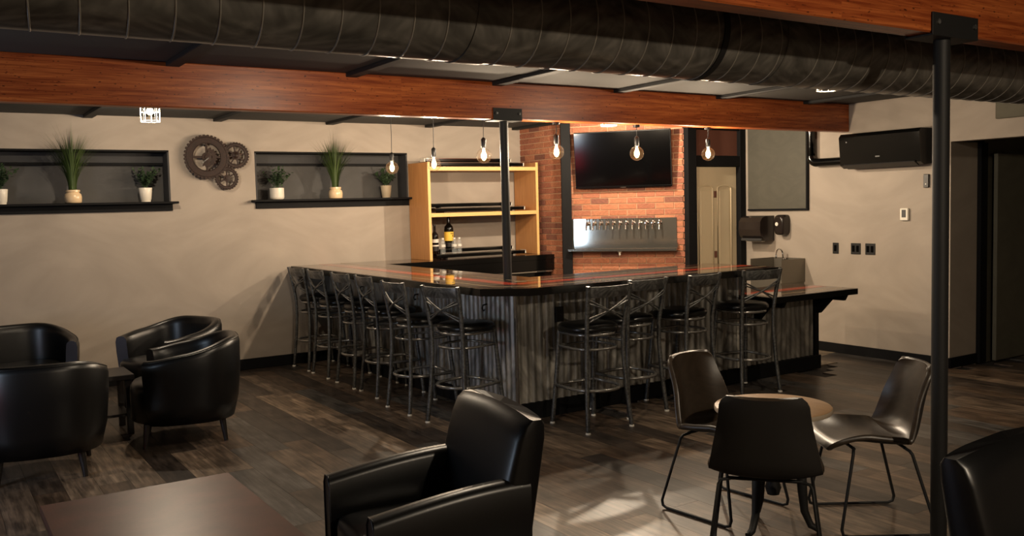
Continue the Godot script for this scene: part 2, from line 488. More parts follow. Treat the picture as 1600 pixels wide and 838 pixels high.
func make_floor():
	var m = MB.new()
	m.bx(-3.35, 12.0, -0.2, -0.012, ZL - 0.3, 3.35)
	var f = struct(m, "floor", M.plank_gap)
	# behind the bar: pale vinyl
	m = MB.new(); m.bx(4.18, XR, -0.012, -0.001, ZL, -5.86)
	var tile = struct(m, "floor_behind_bar", M.vinyl_tile)
	tile.set_meta("label", "pale vinyl floor behind the bar")
	# planks
	rng.seed = 77
	var lens = [1.22]
	var meshes = {}
	var rest = MB.new()
	var rows = []
	var x = -3.3
	var k = 0
	while x < 12.0:
		var z = ZL - rng.randf() * 1.22
		while z < 3.3:
			var z0 = maxf(z, ZL); var z1 = minf(z + 1.22, 3.3)
			if z1 - z0 > 0.03: rows.append([x, z0, z1, rng.randi() % 7])
			z += 1.22
		x += FLOOR_W; k += 1
	var shown = []
	for r in rows:
		var c = Vector2(r[0] + FLOOR_W / 2, (r[1] + r[2]) / 2)
		if c.x > 4.15 and c.y < -5.86 and c.x < XR: continue
		if c.x > XR and c.y < -5.0: continue
		# depth and lateral place as seen from the entrance corner
		var dep = c.x * 0.5446 - c.y * 0.8387
		var lat = c.x * 0.8387 + c.y * 0.5446
		var vis = dep > 3.4 and absf(lat) < dep * 0.62 + 0.3
		if vis and not (c.x > 3.8 and c.y < -5.86): shown.append([dep, r])
		else: shown.append([1e6 + dep, r])
	shown.sort_custom(func(a, b): return a[0] < b[0])
	var stuff = [MB.new(), MB.new(), MB.new(), MB.new(), MB.new(), MB.new(), MB.new()]
	for i in shown.size():
		var r = shown[i][1]
		var ln: float = r[2] - r[1]
		if i < 300 and shown[i][0] < 1e5:
			var key = "%.2f" % ln
			if not meshes.has(key):
				var b = MB.new(); b.box(Vector3(0, -0.006, 0), Vector3(FLOOR_W - 0.0014, 0.012, ln - 0.0014))
				meshes[key] = b.mesh()
			var o = put_mesh(meshes[key], "plank", M["plank_%d" % r[3]], f)
			o.position = Vector3(r[0] + FLOOR_W / 2, 0, (r[1] + r[2]) / 2)
		else:
			stuff[r[3]].bx(r[0], r[0] + FLOOR_W - 0.0014, -0.012, 0, r[1], r[2] - 0.0014)
	var am = ArrayMesh.new()
	for i in 7:
		if stuff[i].v.size() == 0: continue
		var a = []
		a.resize(Mesh.ARRAY_MAX)
		a[Mesh.ARRAY_VERTEX] = stuff[i].v; a[Mesh.ARRAY_NORMAL] = stuff[i].n
		am.add_surface_from_arrays(Mesh.PRIMITIVE_TRIANGLES, a)
		am.surface_set_material(am.get_surface_count() - 1, M["plank_%d" % i])
	put_mesh(am, "more_planks", null, f).set_meta("kind", "stuff")

func make_niches():
	var k = 0
	for q in NICHES:
		k += 1
		var m = MB.new()
		m.bx(q[0], q[1], q[2] + 0.02, q[3], ZL - 0.30, ZL - 0.235)
		var p = struct(m, "window_%d" % k, M.niche_grey)
		p.set_meta("label", "grey backed wall niche trimmed in black")
		var t = 0.018
		box_part("trim_board", M.black_paint, p, Vector3((q[0] + q[1]) / 2, q[3] - t / 2, ZL - 0.115), Vector3(q[1] - q[0], t, 0.235), 0.002)
		for x in [q[0] + t / 2, q[1] - t / 2]:
			box_part("trim_board", M.charcoal, p, Vector3(x, (q[2] + q[3]) / 2, ZL - 0.115), Vector3(t, q[3] - q[2] - 2 * t, 0.235), 0.002)
		box_part("header_board", M.charcoal, p, Vector3((q[0] + q[1]) / 2, q[3] - t - 0.05, ZL - 0.21), Vector3(q[1] - q[0] - 2 * t, 0.10, 0.04), 0.003)
		box_part("shadow_gap_strip", M.black_paint, p, Vector3((q[0] + q[1]) / 2, q[3] - t - 0.112, ZL - 0.21), Vector3(q[1] - q[0] - 2 * t, 0.024, 0.05), 0.003)  # black strip drawn in for the shaded gap under the header board
		box_part("sill", M.black_paint, p, Vector3((q[0] + q[1]) / 2, 1.78, ZL - 0.06), Vector3(q[1] - q[0] + 0.11, 0.022, 0.32), 0.003)
		box_part("apron", M.black_paint, p, Vector3((q[0] + q[1]) / 2, 1.734, ZL + 0.011), Vector3(q[1] - q[0] + 0.02, 0.07, 0.022), 0.003)

# ------------------------------------------------------------------ beams, posts, duct
func make_structure():
	var m = MB.new()
	m.bx(-3.2, XR, 2.343, CEIL, -6.20, -6.09, 0.006)
	var b = struct(m, "trim_2", M.fir, "long reddish fir beam running above the bar")
	m = MB.new()
	m.bx(-3.2, XR, 2.345, CEIL, -2.395, -2.285, 0.006)
	struct(m, "trim_3", M.fir, "nearer reddish fir beam at the top of the picture")
	var info = [[3.95, -6.145, 0.034, 0.27, "slim black steel post rising through the bar counter to the beam"], [3.785, -2.34, 0.035, 0.34, "thick black steel post beside the round table"]]
	for q in info:
		var p = thing("steel_post", q[4], "post", Vector3(q[0], 0, q[1]))
		m = MB.new(); m.lathe([Vector2(q[2], 0), Vector2(q[2], 2.34)], 24)
		put(m, "pipe", M.black_steel, p)
		m = MB.new(); m.box(Vector3(0, 2.337, 0), Vector3(q[3], 0.008, 0.13), 0.001)
		for s in [-1, 1]: m.box(Vector3(0, 2.382, s * 0.0625), Vector3(q[3], 0.095, 0.006), 0.001)
		var br = put(m, "saddle_bracket", M.black_steel, p)
		for s in [-1, 1]:
			m = MB.new(); m.lathe([Vector2(0.012, 0), Vector2(0.012, 0.009), Vector2(0, 0.011)], 6, Vector3(s * q[3] * 0.4, 2.39, 0.0655), Basis(Vector3.RIGHT, PI / 2))
			put(m, "bolt", M.gunmetal, br)
		m = MB.new(); m.box(Vector3(0, 0.006, 0), Vector3(0.2, 0.012, 0.2), 0.002)
		put(m, "base_plate", M.black_steel, p)
	# spiral duct along x
	var d = thing("spiral_duct", "large dark spiral air duct running under the ceiling", "duct", Vector3(0, 2.405, -3.0))
	m = MB.new()
	var rows = []
	for x in [-3.19, XR - 0.005]:
		var row = PackedVector3Array()
		for j in 64: row.append(Vector3(x, 0.2 * cos(TAU * j / 64.0), 0.2 * sin(TAU * j / 64.0)))
		rows.append(row)
	m.grid(rows, true, false, false)
	put(m, "pipe", M.duct, d)
	# the raised spiral seam
	m = MB.new()
	var pitch = 0.1315
	var n = int((XR + 3.19) / pitch)
	var pts = []
	for i in n * 36:
		var a = TAU * i / 36.0
		pts.append(Vector3(-3.18 + pitch * i / 36.0, 0.2005 * cos(a), 0.2005 * sin(a)))
	m.tube(pts, 0.0032, 5)
	put(m, "spiral_seam", M.duct_seam, d)
	for x in [1.77, 3.4, 6.4]:
		m = MB.new()
		m.lathe([Vector2(0.2, -0.06), Vector2(0.2045, -0.06), Vector2(0.2045, 0.06), Vector2(0.2, 0.06)], 64, Vector3(x, 0, 0), Basis(Vector3.BACK, PI / 2))
		put(m, "coupling_sleeve", M.duct, d)
	for x in [-1.5, 2.95, 7.3]:
		m = MB.new(); m.lathe([Vector2(0.2, -0.016), Vector2(0.206, -0.016), Vector2(0.206, 0.016), Vector2(0.2, 0.016)], 48, Vector3(x, 0, 0), Basis(Vector3.BACK, PI / 2))
		m.box(Vector3(x, 0.212, 0), Vector3(0.02, 0.03, 0.02))
		put(m, "hanger_strap", M.black_steel, d)

# ------------------------------------------------------------------ brick cooler walls
func brick_panel(called, length, y0, xf: Transform3D, sd, label):
	# local x along the wall, z out of it
	var m = MB.new()
	m.xf = xf
	m.box(Vector3(length / 2, CEIL / 2, -0.05), Vector3(length, CEIL, 0.1))
	var w = struct(m, called, M.mortar, label)
	rng.seed = sd
	var course = 0.0693; var bl = 0.204; var gap = 0.0095
	var meshes = {}
	var row = 0
	var y = CEIL - course
	while y > y0:
		var x = -bl / 2 - gap if row % 2 else 0.0
		while x < length - 0.01:
			var a = maxf(x, 0.0); var b = minf(x + bl, length)
			if b - a > 0.02:
				var key = "%.3f" % (b - a)
				if not meshes.has(key):
					var t = MB.new(); t.box(Vector3.ZERO, Vector3(b - a, course - gap, 0.016), 0.0014)
					meshes[key] = t.mesh()
				var pick = rng.randi() % 9
				var o = put_mesh(meshes[key], "brick", M["brick_%d" % ([0, 1, 2, 3, 0, 1, 3, 2, 4][pick])], w)
				o.transform = xf * Transform3D(Basis(), Vector3((a + b) / 2, y + course / 2 - gap / 2, 0.002 + rng.randf() * 0.003))
			x += bl + gap
		y -= course; row += 1

const PA := Vector3(6.39, 0, -8.65)
const PB := Vector3(7.27, 0, -7.55)

func diag() -> Transform3D:
	var dx = (PB - PA).normalized()
	return Transform3D(Basis(dx, Vector3.UP, dx.cross(Vector3.UP)), PA)

func make_cooler():
	var D = diag()
	brick_panel("wall_tap", PA.distance_to(PB), 0.75, D, 5, "brick wall behind the television and beer taps")
	# side face: x = 6.39, runs from the plastered wall to PA, faces -x
	brick_panel("wall_cooler", ZL * -1.0 + PA.z, 0.75, Transform3D(Basis(Vector3(0, 0, 1), Vector3.UP, Vector3(-1, 0, 0)), Vector3(6.39, 0, ZL)), 9, "brick side wall right of the bottle shelves")
	# black corner posts
	var m = MB.new(); m.xf = Transform3D(Basis(Vector3.UP, -0.6), Vector3(6.385, 0, -8.615)); m.box(Vector3(0, CEIL / 2, 0), Vector3(0.115, CEIL - 0.002, 0.115), 0.004)
	struct(m, "trim_4", M.black_paint, "black corner post left of the television")
	m = MB.new(); m.bx(7.25, 7.385, 0, CEIL, -7.64, -7.49, 0.004)
	struct(m, "trim_5", M.black_paint, "black post between the television wall and the cream door")
	# door front
	m = MB.new(); m.bx(7.385, XR, 2.18, 2.50, -7.66, -7.56)
	m.bx(7.385, XR, 0, CEIL, -7.70, -7.66)
	struct(m, "wall_door", M.cooler_brown, "brown wall panel above the cream door")
	m = MB.new()
	m.bx(8.105, XR, 0, CEIL, -7.6, -7.51, 0.003); m.bx(7.385, 8.105, 2.055, 2.175, -7.6, -7.515, 0.003); m.bx(7.385, 8.105, 2.47, CEIL, -7.6, -7.515, 0.003)
	struct(m, "trim_6", M.black_paint, "black frame around the cream door")
	# cream panelled door
	m = MB.new(); m.bx(7.395, 8.098, 0.005, 2.05, -7.6, -7.57, 0.002)
	var d = struct(m, "door_1", M.door_paint, "cream panelled cooler door")
	# raised mouldings: two arched-top panels above, two square ones below
	for x0 in [7.485, 7.785]:
		var w = 0.22
		var ring = []
		for i in 17:
			var a = PI * i / 16.0
			ring.append(Vector3(x0 + w / 2 - cos(a) * w / 2, 1.80 + sin(a) * 0.035, -7.568))
		ring.append(Vector3(x0 + w, 0.72, -7.568)); ring.append(Vector3(x0, 0.72, -7.568))
		m = MB.new(); m.tube(ring, 0.011, 6, true, 0.7)
		put(m, "panel_moulding", M.door_paint, d)
		m = MB.new(); m.bx(x0 + 0.03, x0 + w - 0.03, 0.75, 1.78, -7.571, -7.565, 0.004)
		put(m, "raised_panel", M.door_paint, d)
	for y in [1.735, 1.04]:
		box_part("bolt_plate", M.cooler_brown, d, Vector3(7.745, y, -7.564), Vector3(0.035, 0.075, 0.012), 0.002)

func make_tv():
	var D = diag()
	var tilt = deg_to_rad(7.5)
	var t = thing("television", "large flat black television tilted on the brick wall above the taps", "television")
	t.transform = D * Transform3D(Basis(Vector3.RIGHT, tilt), Vector3(0.716, 2.155, 0.145))
	box_part("housing", M.black_plastic, t, Vector3(0, 0, -0.02), Vector3(1.112, 0.642, 0.035), 0.006)
	box_part("screen", M.screen, t, Vector3(0, 0.006, 0.0005), Vector3(1.094, 0.612, 0.006), 0.001)
	box_part("lower_bezel", M.black_gloss, t, Vector3(0, -0.312, 0.002), Vector3(1.112, 0.02, 0.012), 0.003)
	box_part("logo_plate", M.steel, t, Vector3(0, -0.317, 0.008), Vector3(0.06, 0.009, 0.004), 0.001)
	box_part("rear_housing", M.black_plastic, t, Vector3(0, -0.05, -0.05), Vector3(0.7, 0.4, 0.03), 0.01)
	box_part("wall_bracket", M.black_steel, t, Vector3(0, 0, -0.085), Vector3(0.4, 0.22, 0.06), 0.004)

func make_taps():
	var D = diag()
	var t = thing("tap_wall_panel", "stainless steel beer tap panel with drip tray on the brick wall", "beer taps")
	t.transform = D * Transform3D(Basis(), Vector3(0, 0, 0.008))
	box_part("back_plate", M.steel, t, Vector3(0.69, 1.305, 0.008), Vector3(1.23, 0.36, 0.012), 0.001)
	var m = MB.new()
	m.bx(0.062, 1.318, 1.113, 1.119, 0.0, 0.14); m.bx(0.062, 1.318, 1.113, 1.137, 0.136, 0.142, 0.001)
	m.bx(0.062, 0.068, 1.113, 1.14, 0.0, 0.14); m.bx(1.312, 1.318, 1.113, 1.20, 0.0, 0.05); m.bx(1.312, 1.318, 1.113, 1.14, 0.0, 0.14)
	put(m, "drip_tray", M.steel, t)
	m = MB.new(); m.lathe([Vector2(0.0, -0.05), Vector2(0.012, -0.05), Vector2(0.012, -0.02), Vector2(0.026, -0.012), Vector2(0.026, 0)], 12, Vector3(0.66, 1.113, 0.08))
	put(m, "drain_spout", M.white_plastic, t)
	for i in 12:
		var x = 0.278 + i * 0.0764
		var tap = Node3D.new(); tap.name = "tap"; t.add_child(tap, true)
		tap.position = Vector3(x, 1.428, 0.014)
		m = MB.new()
		m.lathe([Vector2(0.022, 0), Vector2(0.022, 0.006), Vector2(0.012, 0.010), Vector2(0.012, 0.03), Vector2(0.018, 0.034), Vector2(0.018, 0.05), Vector2(0, 0.052)], 12, Vector3.ZERO, Basis(Vector3.RIGHT, PI / 2))
		m.tube([Vector3(0, 0, 0.04), Vector3(0, -0.012, 0.075), Vector3(0, -0.035, 0.092), Vector3(0, -0.075, 0.094)], [0.012, 0.011, 0.009, 0.008], 8)
		put(m, "faucet_body", M.chrome, tap)
		m = MB.new()
		m.lathe([Vector2(0, -0.01), Vector2(0.01, -0.008), Vector2(0.012, 0.008), Vector2(0.006, 0.014), Vector2(0.005, 0.03), Vector2(0.01, 0.034), Vector2(0.01, 0.044), Vector2(0, 0.046)], 10, Vector3(0, 0.012, 0.055))
		put(m, "lever_stub", M.chrome, tap)

# ------------------------------------------------------------------ the bar
func poly_xz(pts: Array) -> PackedVector2Array:
	var p = PackedVector2Array()
	for q in pts: p.append(Vector2(q[0], -q[1]))
	return p

func corrugated(m: MB, length, y0, y1, amp, pitch, xf: Transform3D):
	m.xf = xf
	var n = int(length / pitch * 8.0)
	var lo = PackedVector3Array(); var hi = PackedVector3Array()
	for i in n + 1:
		var x: float = length * i / n
		var z: float = amp * (1.0 + sin(TAU * x / pitch))
		lo.append(Vector3(x, y0, z)); hi.append(Vector3(x, y1, z))
	m.grid([lo, hi])
	m.xf = Transform3D.IDENTITY

func make_bar():
	var up = Transform3D(Basis(Vector3.RIGHT, -PI / 2), Vector3.ZERO)   # xy polygon -> x, -z plane, extruded along y
	var top = thing("bar_counter", "long glossy dark bar counter with red wood band and pale inlay line", "bar counter")
	var m = MB.new()
	var outer = [[3.36, ZL + 0.003], [3.36, -5.60], [3.63, -5.355], [6.28, -5.355], [6.28, -6.20], [4.20, -6.20], [4.20, -8.87], [6.385, -8.87], [6.385, ZL + 0.003]]
	m.extrude(poly_xz(outer), BAR - 0.056, BAR, up)
	put(m, "edge_slab", M.bar_edge, top)
	m = MB.new()
	var s = 0.025
	m.extrude(poly_xz([[3.36 + s, ZL + 0.02], [3.36 + s, -5.60 - s * 0.5], [3.63 + s * 0.5, -5.355 - s], [6.28 - s, -5.355 - s], [6.28 - s, -6.20 + s], [4.20 - s, -6.20 + s], [4.20 - s, -8.87 - s], [6.36, -8.87 - s], [6.36, ZL + 0.02]]), BAR, BAR + 0.001, up)
	put(m, "wood_top", M.bar_wood, top)
	# band and inlay follow the outer edge
	var follow = func(o0, o1, y):
		var mb = MB.new()
		var P = func(o): return [[3.36 + o, ZL + 0.02], [3.36 + o, -5.60 - o * 0.42], [3.63 + o * 0.42, -5.355 - o], [6.255, -5.355 - o]]
		var A: Array = P.call(o0); var B: Array = P.call(o1); B.reverse()
		mb.extrude(poly_xz(A + B), BAR + 0.001, y, up)
		return mb
	put(follow.call(0.15, 0.158, BAR + 0.0018), "inlay_line", M.bar_inlay, top)
	put(follow.call(0.31, 0.43, BAR + 0.0016), "wood_band", M.bar_band, top)
	put(follow.call(0.56, 0.568, BAR + 0.0018), "inlay_line", M.bar_inlay, top)
	box_part("back_apron", M.bar_edge, top, Vector3(5.29, 0.952, -8.885), Vector3(2.18, 0.125, 0.02), 0.003)
	# base: framing boards, corrugated sheets, toe kick
	var b = thing("bar_cabinet", "bar front clad in corrugated galvanised metal above a black toe kick", "bar front")
	m = MB.new()
	m.bx(3.80, 3.825, 0.0, BAR - 0.057, ZL + 0.003, -5.80); m.bx(3.80, 6.19, 0.0, BAR - 0.057, -5.825, -5.80); m.bx(6.165, 6.19, 0, BAR - 0.057, -6.13, -5.80)
	m.bx(4.12, 4.145, 0.0, BAR - 0.057, -8.86, -6.13); m.bx(4.12, 6.19, 0.0, BAR - 0.057, -6.155, -6.13)
	put(m, "frame_boards", M.black_paint, b)
	m = MB.new(); corrugated(m, 3.75, 0.13, BAR - 0.057, 0.0085, 0.068, Transform3D(Basis(Vector3(0, 0, 1), Vector3.UP, Vector3(-1, 0, 0)), Vector3(3.80, 0, ZL + 0.005)))
	put(m, "corrugated_sheet", M.galvanised, b)
	m = MB.new(); corrugated(m, 2.40, 0.13, BAR - 0.057, 0.0085, 0.068, Transform3D(Basis(), Vector3(3.79, 0, -5.80)))
	put(m, "corrugated_sheet", M.galvanised, b)
	m = MB.new(); m.bx(3.776, 3.798, 0.13, BAR - 0.057, -5.802, -5.776, 0.004)
	put(m, "corner_trim", M.galvanised_trim, b)
	m = MB.new(); m.bx(6.183, 6.203, 0.13, BAR - 0.057, -5.80, -5.776, 0.003)
	put(m, "end_trim", M.white_plastic, b)
	m = MB.new(); m.bx(3.775, 3.80, 0, 0.132, ZL + 0.003, -5.775, 0.003); m.bx(3.80, 6.21, 0, 0.132, -5.80, -5.775, 0.003)
	put(m, "toe_kick", M.black_paint, b)
	box_part("outlet_cover", M.black_plastic, b, Vector3(4.19, 0.80, -5.776), Vector3(0.075, 0.12, 0.012), 0.002)
	# purse hooks under the counter
	for z in [-6.2, -7.4, -8.6]:
		m = MB.new(); m.tube([Vector3(3.78, 0.88, z), Vector3(3.745, 0.875, z), Vector3(3.735, 0.85, z), Vector3(3.745, 0.83, z), Vector3(3.76, 0.835, z)], 0.006, 6)
		put(m, "purse_hook", M.black_steel, b)
	# low counter with the bracket
	var l = thing("low_counter", "lower glossy counter section at the bar's end with black edge", "counter")
	m = MB.new(); m.extrude(poly_xz([[6.205, -5.40], [7.40, -5.40], [7.40, -6.15], [6.205, -6.15]]), 0.745, 0.80, up)
	put(m, "edge_slab", M.bar_edge, l)
	box_part("wood_top", M.bar_wood, l, Vector3(6.8, 0.8005, -5.775), Vector3(1.14, 0.001, 0.70))
	box_part("wood_band", M.bar_band, l, Vector3(6.8, 0.8013, -5.80), Vector3(1.14, 0.001, 0.13))
	box_part("inlay_line", M.bar_inlay, l, Vector3(6.8, 0.8014, -5.56), Vector3(1.14, 0.001, 0.008))
	var c = thing("low_cabinet", "low corrugated metal cabinet front under the lower counter", "cabinet")
	m = MB.new(); m.bx(6.215, 7.27, 0, 0.744, -6.1, -5.81)
	put(m, "carcass", M.black_paint, c)
	m = MB.new(); corrugated(m, 1.03, 0.13, 0.744, 0.0085, 0.068, Transform3D(Basis(), Vector3(6.215, 0, -5.81)))
	put(m, "corrugated_sheet", M.galvanised, c)
	box_part("end_post", M.black_paint, c, Vector3(7.275, 0.372, -5.80), Vector3(0.06, 0.744, 0.06), 0.003)
	box_part("toe_kick", M.black_paint, c, Vector3(6.77, 0.066, -5.79), Vector3(1.11, 0.132, 0.06), 0.003)
	for x in [6.42, 7.28]:
		m = MB.new()
		m.xf = Transform3D(Basis(Vector3(0, 0, 1), Vector3.UP, Vector3(-1, 0, 0)), Vector3(x + 0.02, 0, -5.77))
		m.extrude(PackedVector2Array([Vector2(0, 0.744), Vector2(0, 0.55), Vector2(0.035, 0.55), Vector2(0.17, 0.69), Vector2(0.31, 0.69), Vector2(0.34, 0.744)]), 0.0, 0.04)
		put(m, "knee_bracket", M.black_paint, c)
	# back bar cooler
	var k = thing("back_bar_cooler", "black under-counter cooler with a steel top rail behind the bar", "cooler")
	box_part("body", M.black_gloss, k, Vector3(5.29, 0.43, -9.2), Vector3(2.12, 0.86, 0.6), 0.006)
	box_part("top_rail", M.steel, k, Vector3(5.29, 0.872, -8.915), Vector3(2.12, 0.02, 0.08), 0.003)
	for i in 3:
		var dr = box_part("door", M.black_gloss, k, Vector3(4.60 + i * 0.69, 0.45, -8.89), Vector3(0.67, 0.74, 0.03), 0.005)
		box_part("handle", M.steel, dr, Vector3(4.86 + i * 0.69, 0.72, -8.86), Vector3(0.02, 0.16, 0.025), 0.004)

func make_shelves():
	var s = thing("bottle_shelf_unit", "light pine open shelf unit standing on the back counter", "shelf unit")
	var x0 = 4.80; var x1 = 6.30; var zf = -9.07; var zb = ZL + 0.02; var y0 = BAR + 0.002
	for x in [x0, x1]:
		var sx = 0.016 if x == x0 else -0.016
		var p = box_part("side_panel", M.pine, s, Vector3(x + sx, (y0 + 2.175) / 2, (zf + zb) / 2), Vector3(0.032, 2.175 - y0, zb - zf - 0.004) * Vector3(1, 1, -1), 0.001)
		box_part("edge_band", M.pine_edge, p, Vector3(x + sx, (y0 + 2.175) / 2, zf + 0.001), Vector3(0.034, 2.175 - y0, 0.006), 0.001)
	for y in [2.10, 1.578]:
		var p = box_part("shelf_board", M.pine, s, Vector3((x0 + x1) / 2, y, (zf + zb) / 2), Vector3(x1 - x0 - 0.066, 0.042, absf(zb - zf) - 0.004), 0.001)
		box_part("edge_band", M.pine_edge, p, Vector3((x0 + x1) / 2, y, zf + 0.001), Vector3(x1 - x0 - 0.066, 0.044, 0.006), 0.001)
	# black two-step bottle risers
	var names = ["black two-step bottle riser with metal edges on the top shelf", "black two-step bottle riser with metal edges on the middle shelf", "black two-step bottle riser behind the bottles on the counter"]
	var ys = [2.122, 1.60, BAR + 0.002]
	for i in 3:
		var r = thing("bottle_riser", names[i], "riser", Vector3(5.52, ys[i], -9.3), 0.0, "bottle risers on the shelves")
		for st in 2:
			var h = 0.034 if st == 0 else 0.088
			var z = 0.09 if st == 0 else -0.04
			var tr = box_part("step", M.black_gloss, r, Vector3(0.02 if st == 0 else -0.05, h, z), Vector3(1.22 if st == 0 else 1.16, 0.042, 0.12), 0.008)
			box_part("metal_edge", M.steel, tr, Vector3(0.02 if st == 0 else -0.05, h + 0.017, z + 0.061), Vector3(1.22 if st == 0 else 1.16, 0.007, 0.005), 0.001)
			for e in [-1, 1]:
				box_part("foot", M.black_plastic, r, Vector3(e * 0.45, (h - 0.021) / 2, z), Vector3(0.03, h - 0.021, 0.08), 0.002)
			box_part("end_cap", M.white_plastic, tr, Vector3((0.02 if st == 0 else -0.05) + (0.614 if st == 0 else 0.584), h, z), Vector3(0.014, 0.044, 0.115), 0.004)
			if i == 0 and st == 1:
				box_part("end_cap", M.white_plastic, tr, Vector3(-0.05 - 0.584, h, z), Vector3(0.014, 0.044, 0.115), 0.004)

func bottle(called, label, at, prof: Array, glass, bands: Array, cap_h, cap_mat):
	var b = thing(called, label, "bottle", at, 0.0, "")
	var m = MB.new(); m.lathe(prof, 18)
	put(m, "glass_body", glass, b)
	for q in bands:
		m = MB.new(); m.lathe([Vector2(q[2], q[0]), Vector2(q[2], q[1])], 18)
		put(m, q[4] if q.size() > 4 else "paper_label", q[3], b)
	var top: Vector2 = prof[prof.size() - 1]
	m = MB.new(); m.lathe([Vector2(0, top.y - 0.012), Vector2(0.0155, top.y - 0.012), Vector2(0.0155, top.y + cap_h), Vector2(0, top.y + cap_h)], 12)
	put(m, "cap", cap_mat, b)
	return b

func make_bottles():
	var y = BAR + 0.058
	var liquor = [Vector2(0, 0), Vector2(0.04, 0), Vector2(0.043, 0.006), Vector2(0.043, 0.20), Vector2(0.038, 0.228), Vector2(0.018, 0.255), Vector2(0.0145, 0.27), Vector2(0.0145, 0.335)]
	bottle("liquor_bottle", "dark brown liquor bottle with grey labels by the shelf's left side", Vector3(4.938, y, -9.2), liquor, M.bottle_brown, [[0.04, 0.085, 0.0435, M.label_ink], [0.092, 0.11, 0.0436, M.label_white], [0.135, 0.175, 0.0436, M.label_white]], 0.006, M.label_ink)
	var big = []
	for q in liquor: big.append(q * Vector2(1.28, 1.12))
	var b = bottle("liquor_bottle", "big dark bottle with yellow label behind the water bottles", Vector3(5.198, BAR + 0.112, -9.335), big, M.bottle_dark, [[0.09, 0.195, 0.0556, M.label_yellow], [0.02, 0.07, 0.0555, M.label_ink]], 0.006, M.bottle_dark)
	var m = MB.new()
	for q in [[0.0, 0.175, 0.045, 0.008], [0.008, 0.15, 0.014, 0.022]]:
		var w: float = q[2]
		var row0 = PackedVector3Array(); var row1 = PackedVector3Array()
		for i in 7:
			var a: float = (q[0] + w * (i / 6.0 - 0.5)) / 0.0556 + 0.25
			row0.append(Vector3(0.0562 * sin(a), q[1] - q[3] / 2, 0.0562 * cos(a))); row1.append(Vector3(0.0562 * sin(a), q[1] + q[3] / 2, 0.0562 * cos(a)))
		m.grid([row0, row1])
	put(m, "label_print", M.label_ink, b)
	var water = [Vector2(0, 0), Vector2(0.028, 0), Vector2(0.031, 0.006), Vector2(0.031, 0.05), Vector2(0.029, 0.06), Vector2(0.031, 0.07), Vector2(0.031, 0.115), Vector2(0.024, 0.145), Vector2(0.0135, 0.165), Vector2(0.0135, 0.178)]
	var lb = ["clear water bottle standing between the two dark liquor bottles", "clear water bottle in front of the yellow labelled bottle", "clear water bottle, rightmost of the bottles on the counter"]
	var xs = [[5.04, -9.2], [5.185, -9.19], [5.257, -9.2]]
	for i in 3:
		bottle("water_bottle", lb[i], Vector3(xs[i][0], y, xs[i][1]), water, M.clear_glass, [[0.08, 0.108, 0.0315, M.label_white]], 0.006, M.white_plastic).set_meta("group", "water bottles on the back counter")

# ------------------------------------------------------------------ lamps
func make_pendants():
	var spots = [
		[Vector3(3.95, 2.065, -8.20), "glowing globe pendant bulb nearest the plastered wall"],
		[Vector3(3.95, 2.055, -7.33), "second glowing globe pendant bulb from the plastered wall"],
		[Vector3(3.95, 2.078, -6.46), "glowing globe pendant bulb just left of the slim steel post"],
		[Vector3(4.477, 2.096, -6.165), "glowing globe pendant bulb in front of the brick side wall"],
		[Vector3(5.352, 2.094, -6.165), "glowing globe pendant bulb hanging in front of the television"],
		[Vector3(6.226, 2.097, -6.165), "glowing globe pendant bulb hanging in front of the cream door"]]
	for i in spots.size():
		var at: Vector3 = spots[i][0]
		var hang = CEIL if i < 3 else 2.343
		var p = thing("pendant_lamp", spots[i][1], "lamp", at, 0.0, "globe pendants over the bar")
		var m = MB.new()
		var prof = []
		for k in 19:
			var a = -PI / 2 + PI * 0.92 * k / 18.0
			prof.append(Vector2(maxf(0.0, 0.0625 * cos(a)), 0.0625 * sin(a)))
		prof.append(Vector2(0.0155, 0.075))
		m.lathe(prof, 28)
		put(m, "lamp_globe", M.amber_glass, p)
		m = MB.new()
		m.lathe([Vector2(0, -0.040), Vector2(0.012, -0.034), Vector2(0.023, -0.012), Vector2(0.022, 0.014), Vector2(0.013, 0.034), Vector2(0.009, 0.058), Vector2(0, 0.06)], 14)
		put(m, "filament", M.filament, p)
		m = MB.new()
		m.lathe([Vector2(0.0, 0.062), Vector2(0.017, 0.064), Vector2(0.02, 0.07), Vector2(0.021, 0.135), Vector2(0.017, 0.142), Vector2(0.006, 0.152), Vector2(0, 0.153)], 16)
		put(m, "lamp_socket", M.black_plastic, p)
		m = MB.new()
		var L: float = hang - at.y
		m.tube([Vector3(0, 0.15, 0), Vector3(0.004, 0.15 + (L - 0.15) * 0.4, 0), Vector3(0, L - 0.004, 0)], 0.0035, 6)
		put(m, "cord", M.black_plastic, p)
		m = MB.new(); m.lathe([Vector2(0.03, L - 0.02), Vector2(0.032, L), Vector2(0, L)], 14)
		put(m, "ceiling_cup", M.black_plastic, p)
		omni(p, Vector3(0, 0, 0), 1.1, Color(1.0, 0.90, 0.77), 0.022)

